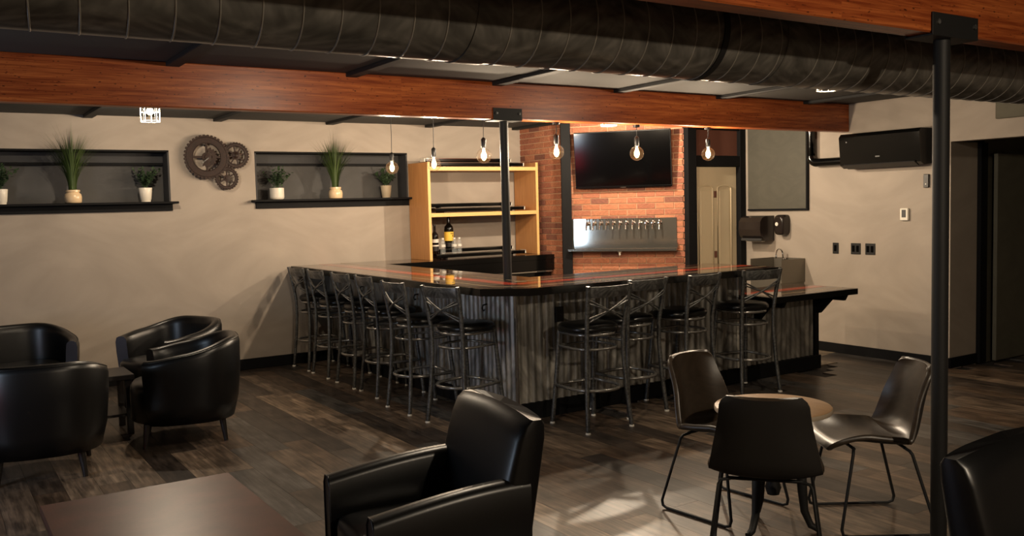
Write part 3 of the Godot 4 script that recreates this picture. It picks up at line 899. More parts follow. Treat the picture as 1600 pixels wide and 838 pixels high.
func cage_lamp(at: Vector3, label, energy, bulb_y = -1.0):
	# at: centre of the cage's bottom ring; the fitting hangs from the ceiling
	var p = thing("cage_lamp", label, "lamp", at, 0.0, "white wire cage ceiling lamps")
	var top = CEIL - at.y
	var m = MB.new()
	m.lathe([Vector2(0.07, top - 0.025), Vector2(0.075, top - 0.02), Vector2(0.075, top), Vector2(0, top)], 20)
	m.lathe([Vector2(0, top - 0.06), Vector2(0.02, top - 0.06), Vector2(0.024, top - 0.025)], 14)
	put(m, "lamp_canopy", M.white_wire, p)
	for y in [0.003, 0.085, top - 0.012]:
		m = MB.new()
		var ring = []
		for i in 28: ring.append(Vector3(0.08 * cos(TAU * i / 28), y, 0.08 * sin(TAU * i / 28)))
		m.tube(ring, 0.003, 6, true)
		put(m, "cage_ring", M.white_wire, p)
	for i in 10:
		var a = TAU * i / 10.0
		m = MB.new()
		m.tube([Vector3(0.08 * cos(a), 0.003, 0.08 * sin(a)), Vector3(0.08 * cos(a), top - 0.012, 0.08 * sin(a))], 0.0022, 5)
		put(m, "cage_wire", M.white_wire, p)
	m = MB.new()
	var yb = top - 0.095 if bulb_y < 0.0 else bulb_y
	m.lathe([Vector2(0, yb - 0.03), Vector2(0.018, yb - 0.026), Vector2(0.029, yb - 0.008), Vector2(0.03, yb + 0.008), Vector2(0.02, yb + 0.026), Vector2(0.013, yb + 0.04), Vector2(0, yb + 0.041)], 16)
	put(m, "lamp_globe", M.lamp_bulb, p)
	omni(p, Vector3(0, yb, 0), energy, Color(1.0, 0.915, 0.80), 0.028)

func make_fridge():
	# lit drinks fridge off to the left, whose cool light falls on the left side of the bar
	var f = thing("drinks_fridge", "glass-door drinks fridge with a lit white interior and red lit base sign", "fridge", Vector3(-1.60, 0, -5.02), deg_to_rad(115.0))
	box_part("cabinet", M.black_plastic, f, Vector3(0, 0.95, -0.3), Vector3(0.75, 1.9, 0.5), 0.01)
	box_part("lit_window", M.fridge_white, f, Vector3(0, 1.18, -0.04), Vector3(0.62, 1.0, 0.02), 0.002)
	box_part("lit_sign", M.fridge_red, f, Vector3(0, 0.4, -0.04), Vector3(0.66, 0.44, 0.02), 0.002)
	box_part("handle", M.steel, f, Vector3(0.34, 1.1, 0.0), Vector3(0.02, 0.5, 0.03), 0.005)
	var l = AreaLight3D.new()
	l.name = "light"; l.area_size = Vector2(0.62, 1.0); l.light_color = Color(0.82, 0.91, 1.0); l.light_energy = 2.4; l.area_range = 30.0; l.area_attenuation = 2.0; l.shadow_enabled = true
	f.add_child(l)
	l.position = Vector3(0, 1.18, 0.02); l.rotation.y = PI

func make_cage_lamps():
	cage_lamp(Vector3(1.70, 2.447, -8.17), "white wire cage lamp on the ceiling above the wall gears", 1.6)
	cage_lamp(Vector3(5.95, 2.447, -7.28), "white wire cage lamp on the ceiling in front of the television", 5.2, 0.058)
	cage_lamp(Vector3(5.55, 2.43, -4.30), "white wire cage lamp peeking out under the spiral duct", 1.3)
	cage_lamp(Vector3(2.5, 2.445, -4.15), "white wire cage lamp on the ceiling just behind the spiral duct", 2.0)
	cage_lamp(Vector3(2.4, 2.445, 0.5), "white wire cage lamp on the ceiling behind the viewer", 4.8)

# ------------------------------------------------------------------ bar stools
func make_stool(label):
	# faces -z, rear posts at +z
	var s = thing("bar_stool", label, "stool", Vector3.ZERO, 0.0, "cross-back bar stools around the bar")
	var m = MB.new()
	var rows = []
	for q in [[0.80, 0.715], [0.97, 0.722], [1.0, 0.738], [0.985, 0.757], [0.90, 0.772], [0.6, 0.781], [0.25, 0.784]]:
		var row = PackedVector3Array()
		for i in 32:
			var a = TAU * i / 32.0
			var e = 0.80
			row.append(Vector3(signf(cos(a)) * pow(absf(cos(a)), e) * 0.215 * q[0], q[1], signf(sin(a)) * pow(absf(sin(a)), e) * 0.21 * q[0] - 0.01))
		rows.append(row)
	m.grid(rows, true, false, true)
	m.fan(rows[0]); m.fan(rows[6], true)
	put(m, "seat_cushion", M.seat_vinyl, s)
	# seat frame ring
	var hoop = func(w, zf, zr, y, r):
		var pts = []
		pts.append(Vector3(-w, y, zf)); pts.append(Vector3(w, y, zf))
		for i in 13:
			var a = PI * i / 12.0
			pts.append(Vector3(cos(a) * w * 1.03, y, zr - w * 0.95 + sin(a) * w * 0.95))
		var mb = MB.new(); mb.tube(pts, r, 7, true)
		return mb
	put(hoop.call(0.168, -0.155, 0.195, 0.703, 0.012), "seat_ring", M.bright_tube, s)
	put(hoop.call(0.172, -0.163, 0.215, 0.60, 0.0105), "upper_hoop", M.bright_tube, s)
	put(hoop.call(0.188, -0.187, 0.24, 0.30, 0.013), "foot_hoop", M.bright_tube, s)
	for e in [-1, 1]:
		m = MB.new()
		m.tube([Vector3(e * 0.198, 0.004, -0.215), Vector3(e * 0.175, 0.40, -0.178), Vector3(e * 0.165, 0.712, -0.15)], 0.0165, 4)
		var lg = put(m, "leg", M.gunmetal, s)
		m = MB.new(); m.lathe([Vector2(0, 0), Vector2(0.02, 0), Vector2(0.018, 0.012), Vector2(0, 0.012)], 8, Vector3(e * 0.198, 0, -0.215)); put(m, "glide", M.white_plastic, lg)
		m = MB.new()
		m.tube([Vector3(e * 0.205, 0.004, 0.235), Vector3(e * 0.185, 0.30, 0.205), Vector3(e * 0.172, 0.55, 0.192), Vector3(e * 0.17, 0.72, 0.195), Vector3(e * 0.182, 0.90, 0.222), Vector3(e * 0.196, 1.072, 0.258)], 0.0165, 4, false, 1.0, Vector3.BACK)
		lg = put(m, "rear_post", M.gunmetal, s)
		m = MB.new(); m.lathe([Vector2(0, 0), Vector2(0.02, 0), Vector2(0.018, 0.012), Vector2(0, 0.012)], 8, Vector3(e * 0.205, 0, 0.235)); put(m, "glide", M.white_plastic, lg)
	# curved top rail
	m = MB.new()
	var f0 = []; var b0 = []
	for k in [0.985, 1.0, 1.055, 1.066]:
		var r1 = PackedVector3Array(); var r2 = PackedVector3Array()
		for i in 13:
			var u = -1.0 + i / 6.0
			var z: float = 0.235 + (k - 0.98) * 0.21 + (1 - u * u) * 0.035
			var th = 0.009 if (k > 0.99 and k < 1.06) else 0.005
			r1.append(Vector3(u * 0.188, k, z - th)); r2.append(Vector3(u * 0.188, k, z + th))
		f0.append(r1); b0.append(r2)
	m.grid(f0, false, false, true); m.grid(b0); m.grid([f0[3], b0[3]], false, false, true); m.grid([f0[0], b0[0]])
	put(m, "top_rail", M.gunmetal, s)
	# crossed bars
	for e in [-1, 1]:
		for off in [0.0, 0.028]:
			m = MB.new()
			var pts = []
			for i in 11:
				var u = i / 10.0
				pts.append(Vector3(e * lerpf(-0.172, 0.185, u), lerpf(0.80, 0.975 - off, u) + off * (1 - u), lerpf(0.203, 0.235, u) + sin(u * PI) * 0.03 + e * 0.003))
			m.tube(pts, 0.0085, 6, false, 0.8)
			put(m, "cross_bar", M.gunmetal, s)
	return s

func make_stools():
	var first = make_stool("metal cross-back bar stool with black seat nearest the counter corner on the plank-floor side")
	var lab = [
		"nearest stool of the left bar row, beside the chamfered counter corner",
		"second nearest stool of the left bar row",
		"third nearest stool of the left bar row",
		"fourth nearest stool of the left bar row",
		"second farthest stool of the left bar row",
		"farthest stool of the left bar row, against the plastered wall",
		"leftmost stool of the row facing the television, near the counter corner",
		"second stool from the corner in the row facing the television",
		"third stool from the corner, behind the left leather chair",
		"rightmost stool of the row, by the lower counter"]
	var at = [[3.50, -6.07, 14], [3.455, -6.72, 0], [3.54, -7.48, -4], [3.54, -8.03, 0], [3.545, -8.68, 0], [3.545, -9.235, 2],
		[4.165, -5.375, 0], [4.69, -5.565, 3], [5.265, -5.55, 8], [5.985, -5.53, -8]]
	for i in at.size():
		var turn = deg_to_rad(at[i][2])
		turn += -PI / 2 if i < 6 else 0.0
		var lb: String = "dark metal cross-back " + lab[i].replace("stool", "bar stool") if i != 5 else "dark metal cross-back bar stool farthest along, against the plastered wall"
		if i == 0:
			first.position = Vector3(at[i][0], 0, at[i][1]); first.rotation.y = turn; first.set_meta("label", lb)
		else:
			copy(first, Vector3(at[i][0], 0, at[i][1]), turn, lb)

# ------------------------------------------------------------------ lounge furniture
func sup(a, ax, az, e) -> Vector3:
	return Vector3(signf(sin(a)) * pow(absf(sin(a)), e) * ax, 0, signf(cos(a)) * pow(absf(cos(a)), e) * az)

func make_tub(label):
	# faces -z; barrel back that falls to lower arms
	var c = thing("tub_chair", label, "armchair", Vector3.ZERO, 0.0, "black leather tub chairs")
	var m = MB.new()
	var rows = []
	var K = 44
	for i in K + 1:
		var a = deg_to_rad(lerpf(-128.0, 128.0, float(i) / K))
		var w: float = 1.0 - absf(a) / deg_to_rad(128.0)
		var h: float = lerpf(0.635, 0.755, smoothstep(0.0, 0.8, w))
		var o: Vector3 = sup(a, 0.415, 0.40, 0.78)
		var nrm = Vector3(o.x, 0, o.z).normalized()
		var row = PackedVector3Array()
		var th = 0.085
		for q in [[-0.055, 0.165], [-0.02, 0.30], [0.0, 0.50], [0.004, h - 0.05], [-0.004, h - 0.018], [-0.022, h - 0.003], [-0.045, h], [-0.068, h - 0.006], [-th + 0.002, h - 0.025], [-th - 0.004, h - 0.07], [-th - 0.012, 0.44], [-th - 0.012, 0.20], [-0.09, 0.165]]:
			row.append(o + nrm * q[0] + Vector3(0, q[1], 0))
		rows.append(row)
	m.grid(rows, true, false, false)
	m.fan(rows[0], true); m.fan(rows[K], false)
	put(m, "barrel_back", M.black_leather, c)
	m = MB.new()
	rows = []
	for q in [[0.93, 0.17], [1.0, 0.185], [1.0, 0.39], [0.985, 0.425], [0.93, 0.445], [0.7, 0.455], [0.3, 0.46]]:
		var row = PackedVector3Array()
		for i in 36:
			var p: Vector3 = sup(TAU * i / 36.0, 0.312, 0.335, 0.72) * q[0]
			row.append(p + Vector3(0, q[1], -0.045))
		rows.append(row)
	m.grid(rows, true, false, false)
	m.fan(rows[0], true); m.fan(rows[6])
	put(m, "seat_cushion", M.black_leather, c)
	# piping seam on the rim
	m = MB.new()
	var pts = []
	for i in K + 1:
		var a = deg_to_rad(lerpf(-127.0, 127.0, float(i) / K))
		var w: float = 1.0 - absf(a) / deg_to_rad(128.0)
		var o: Vector3 = sup(a, 0.415, 0.40, 0.78)
		pts.append(o - o.normalized() * 0.006 + Vector3(0, lerpf(0.635, 0.755, smoothstep(0.0, 0.8, w)) - 0.014, 0))
	m.tube(pts, 0.004, 5)
	put(m, "piping", M.black_leather, c)
	for q in [[-0.25, -0.26], [0.25, -0.26], [-0.23, 0.25], [0.23, 0.25]]:
		m = MB.new()
		var o = Vector3(q[0], 0, q[1])
		m.tube([o + Vector3(q[0] * 0.08, 0, q[1] * 0.08), o + Vector3(0, 0.17, 0)], [0.02, 0.034], 4)
		put(m, "leg", M.dark_wood, c)
	return c

func make_lounge():
	var ctr = Vector3(1.12, 0, -7.52)
	var spots = [
		[1.60, -6.98, "black leather tub chair with its back to us, right of the pair at left", 76.0],
		[0.60, -6.62, "black leather tub chair with its back to us at the left edge", -8.0],
		[1.74, -8.10, "black leather tub chair turned sideways near the wall, with lamp highlights", 112.0],
		[0.66, -8.48, "black leather tub chair facing us against the wall at left", 190.0]]
	var first = make_tub(spots[0][2])
	for i in spots.size():
		var q = spots[i]
		var at = Vector3(q[0], 0, q[1])
		if i == 0:
			first.position = at; first.rotation.y = deg_to_rad(q[3])
		else:
			copy(first, at, deg_to_rad(q[3]), q[2])
	# small dark side table in the middle of the four
	var t = thing("side_table", "small dark low table among the four tub chairs", "table", ctr + Vector3(-0.02, 0, 0.0))
	box_part("table_top", M.dark_wood, t, Vector3(0, 0.44, 0), Vector3(0.42, 0.04, 0.42), 0.004)
	for x in [-0.2, 0.2]:
		for z in [-0.2, 0.2]:
			box_part("leg", M.dark_wood, t, Vector3(x * 0.85, 0.21, z * 0.85), Vector3(0.045, 0.42, 0.045), 0.003)
	box_part("lower_shelf", M.dark_wood, t, Vector3(0, 0.15, 0), Vector3(0.36, 0.02, 0.36), 0.003)
	# coffee table in the foreground
	t = thing("coffee_table", "reddish brown rectangular coffee table in the left foreground", "table", Vector3(0.755, 0, -3.55))
	box_part("table_top", M.coffee_wood, t, Vector3(0, 0.432, 0), Vector3(0.79, 0.036, 1.40), 0.003)
	box_part("apron", M.dark_wood, t, Vector3(0, 0.385, 0), Vector3(0.68, 0.055, 1.28), 0.003)
	for x in [-0.33, 0.33]:
		for z in [-0.62, 0.62]:
			box_part("leg", M.dark_wood, t, Vector3(x, 0.207, z), Vector3(0.06, 0.414, 0.06), 0.004)
	# club armchair
	var c = thing("club_armchair", "black leather square-armed armchair in the centre foreground", "armchair", Vector3(1.635, 0, -3.14), deg_to_rad(83.0))
	var m = MB.new()
	# back: rounded slab, leaning; cross sections up the height
	var rows = []
	for q in [[0.20, 0.20, 0.075], [0.45, 0.215, 0.08], [0.65, 0.255, 0.075], [0.78, 0.285, 0.066], [0.835, 0.298, 0.052], [0.858, 0.305, 0.026]]:
		var row = PackedVector3Array()
		for i in 40:
			var a = TAU * i / 40.0
			var p: Vector3 = sup(a, 0.335, q[2], 0.28)
			var arch: float = (1.0 - pow(p.x / 0.335, 2)) * 0.028 * smoothstep(0.45, 0.85, q[0])
			row.append(p + Vector3(0, q[0] + arch, q[1]))
		rows.append(row)
	m.grid(rows, true, false, false); m.fan(rows[0], true); m.fan(rows[5])
	put(m, "backrest", M.black_leather, c)
	for e in [-1, 1]:
		m = MB.new(); rows = []
		for i in 15:
			var u = i / 14.0
			var z = lerpf(-0.34, 0.27, u)
			var h: float = 0.585 + 0.055 * sin(u * PI * 0.55)
			var row = PackedVector3Array()
			for q in [[-0.045, 0.14], [-0.045, h - 0.03], [-0.036, h - 0.011], [-0.016, h], [0.016, h], [0.036, h - 0.011], [0.045, h - 0.03], [0.045, 0.14]]:
				row.append(Vector3(e * 0.295 + q[0], q[1], z))
			rows.append(row)
		m.grid(rows, true, false, true); m.fan(rows[0]); m.fan(rows[14], true)
		var arm = put(m, "armrest", M.black_leather, c)
		m = MB.new(); m.tube([Vector3(e * 0.295 - 0.042, 0.15, -0.341), Vector3(e * 0.295 - 0.042, 0.55, -0.341), Vector3(e * 0.295 - 0.02, 0.582, -0.341), Vector3(e * 0.295 + 0.02, 0.582, -0.341), Vector3(e * 0.295 + 0.042, 0.55, -0.341), Vector3(e * 0.295 + 0.042, 0.15, -0.341)], 0.004, 5)
		put(m, "piping", M.black_leather, arm)
	m = MB.new(); rows = []
	for q in [[0.95, 0.31], [1.0, 0.325], [1.0, 0.40], [0.97, 0.43], [0.85, 0.445], [0.4, 0.452]]:
		var row = PackedVector3Array()
		for i in 36: row.append(sup(TAU * i / 36.0, 0.248, 0.255, 0.3) * q[0] + Vector3(0, q[1], -0.085))
		rows.append(row)
	m.grid(rows, true, false, false); m.fan(rows[0], true); m.fan(rows[5])
	put(m, "seat_cushion", M.black_leather, c)
	box_part("seat_base", M.black_leather, c, Vector3(0, 0.225, -0.04), Vector3(0.50, 0.17, 0.56), 0.01)
	for x in [-0.28, 0.28]:
		for z in [-0.3, 0.22]:
			m = MB.new(); m.tube([Vector3(x, 0, z), Vector3(x, 0.145, z)], [0.024, 0.034], 4)
			put(m, "leg", M.dark_wood, c)
	copy(c, Vector3(2.92, 0, -1.26), PI, "black leather armchair cut by the lower right corner of the picture")

# ------------------------------------------------------------------ shell chairs and the round table
func curve_pts(ps: Array, n: int) -> Array:
	var c = Curve2D.new()
	for i in ps.size():
		var t = Vector2.ZERO
		if i > 0 and i < ps.size() - 1: t = (ps[i + 1] - ps[i - 1]) / 6.0
		c.add_point(ps[i], -t, t)
	var out = []
	for i in n: out.append(c.sample_baked(c.get_baked_length() * i / (n - 1.0), true))
	return out

func make_shell_chair(label):
	var c = thing("shell_chair", label, "chair", Vector3.ZERO, 0.0, "leather shell chairs at the round table")
	var prof = curve_pts([Vector2(-0.262, 0.425), Vector2(-0.235, 0.452), Vector2(-0.10, 0.452), Vector2(0.06, 0.437), Vector2(0.145, 0.445), Vector2(0.195, 0.49), Vector2(0.222, 0.57), Vector2(0.255, 0.70), Vector2(0.285, 0.815)], 34)
	var n = 34
	var cols = 19
	var mid = []
	for i in n:
		var s = float(i) / (n - 1)
		var p: Vector2 = prof[i]
		var w: float
		if s < 0.45: w = lerpf(0.205, 0.243, smoothstep(0.0, 0.45, s))
		else: w = lerpf(0.243, 0.180, smoothstep(0.45, 1.0, s))
		if s > 0.93: w -= 0.03 * pow((s - 0.93) / 0.07, 2)
		if s < 0.06: w -= 0.03 * pow((0.06 - s) / 0.06, 2)
		var back = smoothstep(0.40, 0.62, s)
		var row = PackedVector3Array()
		for j in cols:
			var u = -1.0 + 2.0 * j / (cols - 1.0)
			var cu = pow(absf(u), 2.6)
			row.append(Vector3(u * w, p.y + cu * 0.045 * (1 - back) * smoothstep(0.0, 0.25, s), p.x - cu * 0.075 * back * (1.0 - 0.4 * smoothstep(0.75, 1.0, s))))
		mid.append(row)
	var fr = []; var bk = []
	for i in n:
		var a = PackedVector3Array(); var b = PackedVector3Array()
		for j in cols:
			var du: Vector3 = mid[i][mini(j + 1, cols - 1)] - mid[i][maxi(j - 1, 0)]
			var dv: Vector3 = mid[mini(i + 1, n - 1)][j] - mid[maxi(i - 1, 0)][j]
			var nn: Vector3 = dv.cross(du).normalized()
			var t = 0.013
			a.append(mid[i][j] + nn * t); b.append(mid[i][j] - nn * t)
		fr.append(a); bk.append(b)
	var m = MB.new()
	m.grid(fr, false, false, true)
	# rim
	var loop = []
	for j in cols: loop.append([0, j])
	for i in range(1, n): loop.append([i, cols - 1])
	for j in range(cols - 2, -1, -1): loop.append([n - 1, j])
	for i in range(n - 2, 0, -1): loop.append([i, 0])
	var ra = PackedVector3Array(); var rb = PackedVector3Array(); var rm = PackedVector3Array()
	for q in loop:
		var o = Vector3(signf(q[1] - (cols - 1) / 2.0) if (q[1] == 0 or q[1] == cols - 1) else 0.0, 0, 0)
		if q[0] == 0: o += Vector3(0, -0.4, -0.7)
		if q[0] == n - 1: o += Vector3(0, 1, 0.1)
		ra.append(fr[q[0]][q[1]]); rb.append(bk[q[0]][q[1]]); rm.append(mid[q[0]][q[1]] + o.normalized() * 0.008)
	m.grid([ra, rm, rb], true, false, false)
	put(m, "shell_front", M.brown_leather, c)
	m = MB.new()
	m.grid(bk, false, false, false)
	put(m, "shell_back", M.chair_back_cloth, c, "dark plain back of the shell")
	for e in [-1, 1]:
		var pts = []
		var ctl = [Vector3(e * 0.15, 0.422, -0.13), Vector3(e * 0.19, 0.418, -0.145), Vector3(e * 0.2, 0.40, -0.15), Vector3(e * 0.245, 0.045, -0.222), Vector3(e * 0.247, 0.018, -0.215), Vector3(e * 0.247, 0.009, -0.19), Vector3(e * 0.247, 0.009, 0.205), Vector3(e * 0.247, 0.018, 0.23), Vector3(e * 0.245, 0.045, 0.237), Vector3(e * 0.2, 0.395, 0.14), Vector3(e * 0.19, 0.412, 0.13), Vector3(e * 0.15, 0.418, 0.12)]
		for i in ctl.size():
			pts.append(ctl[i])
		m = MB.new(); m.tube(pts, 0.008, 8)
		put(m, "sled_leg", M.black_steel, c)
	for z in [-0.13, 0.12]:
		m = MB.new(); m.tube([Vector3(-0.16, 0.42, z), Vector3(0.16, 0.42, z)], 0.008, 8)
		put(m, "under_bar", M.black_steel, c)
	return c

func make_dining():
	var ctr = Vector3(3.53, 0.014, -3.07)
	var t = thing("bistro_table", "small round wooden table on black cast legs between three leather chairs", "table", ctr)
	var m = MB.new(); m.lathe([Vector2(0, 0.588), Vector2(0.27, 0.588), Vector2(0.2845, 0.592)], 48); m.lathe([Vector2(0.2845, 0.6145), Vector2(0.282, 0.617), Vector2(0, 0.617)], 48)
	put(m, "table_top", M.oak_top, t)
	m = MB.new(); m.lathe([Vector2(0.2845, 0.592), Vector2(0.286, 0.595), Vector2(0.286, 0.6125), Vector2(0.2845, 0.6145)], 48)
	put(m, "rim_band", M.table_rim, t, "paler worn rim of the table top")
	m = MB.new(); m.lathe([Vector2(0.0, 0.16), Vector2(0.03, 0.165), Vector2(0.04, 0.2), Vector2(0.028, 0.24), Vector2(0.026, 0.52), Vector2(0.045, 0.55), Vector2(0.11, 0.572), Vector2(0.11, 0.587), Vector2(0, 0.587)], 20)
	put(m, "column", M.black_steel, t)
	for i in 3:
		var a = deg_to_rad(37.0 + 120.0 * i)
		var d = Vector3(sin(a), 0, cos(a))
		m = MB.new()
		m.tube([d * 0.02 + Vector3(0, 0.33, 0), d * 0.09 + Vector3(0, 0.345, 0), d * 0.135 + Vector3(0, 0.30, 0), d * 0.14 + Vector3(0, 0.2, 0), d * 0.15 + Vector3(0, 0.09, 0), d * 0.18 + Vector3(0, 0.02, 0), d * 0.215 + Vector3(0, 0.004, 0)], [0.018, 0.024, 0.027, 0.024, 0.02, 0.018, 0.016], 10)
		put(m, "leg", M.black_steel, t)
	var first = make_shell_chair("leather shell chair on black sled legs facing the bar table, left of the round table")
	first.position = Vector3(3.57, 0, -3.43); first.rotation.y = PI + deg_to_rad(6.0)
	first.set_meta("label", "brown leather shell chair left of the round table, its front towards us")
	copy(first, Vector3(3.17, 0, -2.80), -deg_to_rad(50.0), "leather shell chair with its dark back to us in front of the round table")
	copy(first, Vector3(4.00, 0, -2.86), deg_to_rad(57.0), "brown leather shell chair right of the round table beside the thick post")

# ------------------------------------------------------------------ wall things
func gear(parent, called, c: Vector3, ro, ri, teeth, th, spokes, hub, turn):
	var g = Node3D.new(); g.name = called; parent.add_child(g, true); g.position = c
	var m = MB.new()
	var n: int = teeth * 8
	var of = PackedVector3Array(); var ob = PackedVector3Array(); var jf = PackedVector3Array(); var jb = PackedVector3Array()
	for i in n:
		var a = TAU * i / n
		var k = fposmod(float(i) / 8.0, 1.0)
		var bump: float = smoothstep(0.0, 0.3, 0.5 - absf(k - 0.5))
		var r: float = lerpf(ro * 0.915, ro, bump)
		of.append(Vector3(cos(a) * r, sin(a) * r, th / 2)); ob.append(Vector3(cos(a) * r, sin(a) * r, -th / 2))
		jf.append(Vector3(cos(a) * ri, sin(a) * ri, th / 2)); jb.append(Vector3(cos(a) * ri, sin(a) * ri, -th / 2))
	for i in n:
		var j = (i + 1) % n
		m.face(jf[i], of[i], of[j], jf[j]); m.face(jb[j], ob[j], ob[i], jb[i])
		m.face(of[i], ob[i], ob[j], of[j]); m.face(jf[j], jb[j], jb[i], jf[i])
	put(m, "toothed_rim", M.rust_iron, g)
	for r in [ri + 0.006, ro * 0.885]:
		m = MB.new()
		var pts = []
		for i in 40: pts.append(Vector3(cos(TAU * i / 40) * r, sin(TAU * i / 40) * r, th / 2))
		m.tube(pts, 0.0035, 6, true)
		put(m, "rim_bead", M.rust_iron, g)
	for i in spokes:
		var a = TAU * i / spokes + turn
		m = MB.new(); m.box(Vector3(cos(a), sin(a), 0) * ri * 0.55, Vector3(ri * 1.0, ri * 0.17, th * 0.6), 0.002, Basis(Vector3.BACK, a))
		put(m, "spoke", M.rust_iron, g)
	m = MB.new(); m.lathe([Vector2(hub, -th * 0.5), Vector2(hub, th * 0.45), Vector2(hub * 0.5, th * 0.6), Vector2(hub * 0.45, th * 0.9), Vector2(0, th)], 20, Vector3.ZERO, Basis(Vector3.RIGHT, PI / 2))
	put(m, "hub", M.rust_iron, g)
	return g

func make_gears():
	var w = thing("gear_wall_art", "rusty metal wall decoration of three interlocking gears", "wall art", Vector3(2.505, 2.235, ZL + 0.055))
	var g = gear(w, "large_gear", Vector3.ZERO, 0.228, 0.137, 36, 0.016, 4, 0.05, 0.0)
	# small clockwork piece over the large gear's spokes
	var m = MB.new()
	var p = PackedVector2Array()
	for i in 40:
		var a = deg_to_rad(-120.0 + 200.0 * i / 39.0)
		var r = 0.105 if (i % 4 < 2) else 0.092
		p.append(Vector2(cos(a), sin(a)) * r)
	for i in 14:
		var a = deg_to_rad(80.0 - 200.0 * i / 13.0)
		p.append(Vector2(cos(a), sin(a)) * 0.052)
	m.extrude(p, 0.008, 0.014)
	put(m, "sector_gear", M.rust_iron, g)
	m = MB.new(); m.box(Vector3(-0.02, -0.035, 0.018), Vector3(0.012, 0.09, 0.004), 0.001, Basis(Vector3.BACK, deg_to_rad(-52.0)))
	put(m, "pointer", M.gunmetal, g)
	gear(w, "medium_gear", Vector3(0.30, 0.02, -0.012), 0.138, 0.092, 28, 0.012, 8, 0.045, 0.2)
	gear(w, "small_gear", Vector3(0.195, -0.215, -0.008), 0.122, 0.082, 26, 0.012, 6, 0.035, 0.5)
	for q in [Vector3(0, 0.12, -0.032), Vector3(0.0, -0.14, -0.032)]:
		box_part("stand_off", M.black_steel, w, q + Vector3(0, 0, 0.004), Vector3(0.02, 0.02, 0.05), 0.002)

func blade(m: MB, base: Vector3, dir: Vector3, length, bend, w):
	var pts = []
	var side = dir.cross(Vector3.UP).normalized()
	if side.length() < 0.5: side = Vector3.RIGHT
	var l = PackedVector3Array(); var c = PackedVector3Array(); var r = PackedVector3Array()
	for i in 7:
		var u = i / 6.0
		var p = base + Vector3.UP * length * u * (1.0 - 0.25 * bend * u) + dir * length * bend * u * u
		var ww: float = w * (1.0 - u * u * 0.95)
		l.append(p - side * ww); c.append(p + dir * ww * 0.4); r.append(p + side * ww)
	m.grid([l, c, r])

func plant(called, label, at, kind, pot, h, sd):
	rng.seed = sd
	var p = thing(called, label, "plant", at, 0.0, "potted plants in the wall niches")
	var m = MB.new()
	var ph = 0.125
	if kind == "crock":
		m.lathe([Vector2(0, 0), Vector2(0.066, 0), Vector2(0.075, 0.01), Vector2(0.078, 0.06), Vector2(0.072, 0.085), Vector2(0.058, 0.098), Vector2(0.056, 0.105), Vector2(0.064, 0.108), Vector2(0.064, 0.125), Vector2(0.055, 0.126), Vector2(0.052, 0.11)], 24)
	elif kind == "round":
		m.lathe([Vector2(0, 0), Vector2(0.055, 0), Vector2(0.072, 0.012), Vector2(0.076, 0.03), Vector2(0.076, 0.125), Vector2(0.07, 0.127), Vector2(0.068, 0.11)], 24)
	else:
		ph = 0.14
		m.lathe([Vector2(0, 0), Vector2(0.046, 0), Vector2(0.048, 0.02), Vector2(0.052, 0.024), Vector2(0.064, 0.138), Vector2(0.062, 0.142), Vector2(0.056, 0.14), Vector2(0.053, 0.12)], 24)
	put(m, "pot", pot, p)
	m = MB.new(); m.lathe([Vector2(0, ph - 0.02), Vector2(0.06, ph - 0.021)] if false else [Vector2(0.055, ph - 0.021), Vector2(0, ph - 0.018)], 16)
	put(m, "soil", M.soil, p)
	m = MB.new()
	if kind == "crock":
		for i in 220:
			var a = rng.randf() * TAU
			var d = Vector3(cos(a), 0, absf(sin(a)) * 0.45)
			var b = rng.randf_range(0.02, 0.62)
			var ln: float = h * rng.randf_range(0.6, 1.0)
			blade(m, Vector3(d.x, 0, d.z) * rng.randf() * 0.035 + Vector3(0, ph - 0.02, 0), d, ln, b, 0.005)
		for i in 4:
			var d = Vector3(rng.randf_range(-1, 0.6), 0, 0.2)
			blade(m, Vector3(0, ph - 0.02, 0), d, h * 1.12, rng.randf_range(0.05, 0.3), 0.004)
	else:
		for i in 34:
			var a = rng.randf() * TAU
			var d = Vector3(cos(a), 0, sin(a) * 0.6)
			var ln: float = h * rng.randf_range(0.5, 1.0)
			var lean = rng.randf_range(0.1, 0.75)
			var pts = []
			for k in 5:
				var u = k / 4.0
				pts.append(Vector3(0, ph - 0.02, 0) + Vector3.UP * ln * u * (1 - lean * 0.35 * u) + d * ln * lean * u)
			m.tube(pts, 0.0015, 4)
			for k in 9:
				var u = 0.3 + 0.7 * k / 8.0
				var q: Vector3 = pts[mini(int(u * 4), 3)].lerp(pts[mini(int(u * 4) + 1, 4)], u * 4 - int(u * 4)) if u < 1.0 else pts[4]
				var e = Vector3(rng.randf_range(-1, 1), rng.randf_range(-0.2, 0.9), rng.randf_range(-1, 1)).normalized()
				var sd2 = e.cross(Vector3(0.3, 1, 0.2)).normalized()
				var L = rng.randf_range(0.03, 0.055)
				m.face(q, q + e * L * 0.5 + sd2 * L * 0.3, q + e * L, q + e * L * 0.5 - sd2 * L * 0.3)
	put(m, "foliage", M.grass_leaf if kind == "crock" else M.bush_leaf, p)

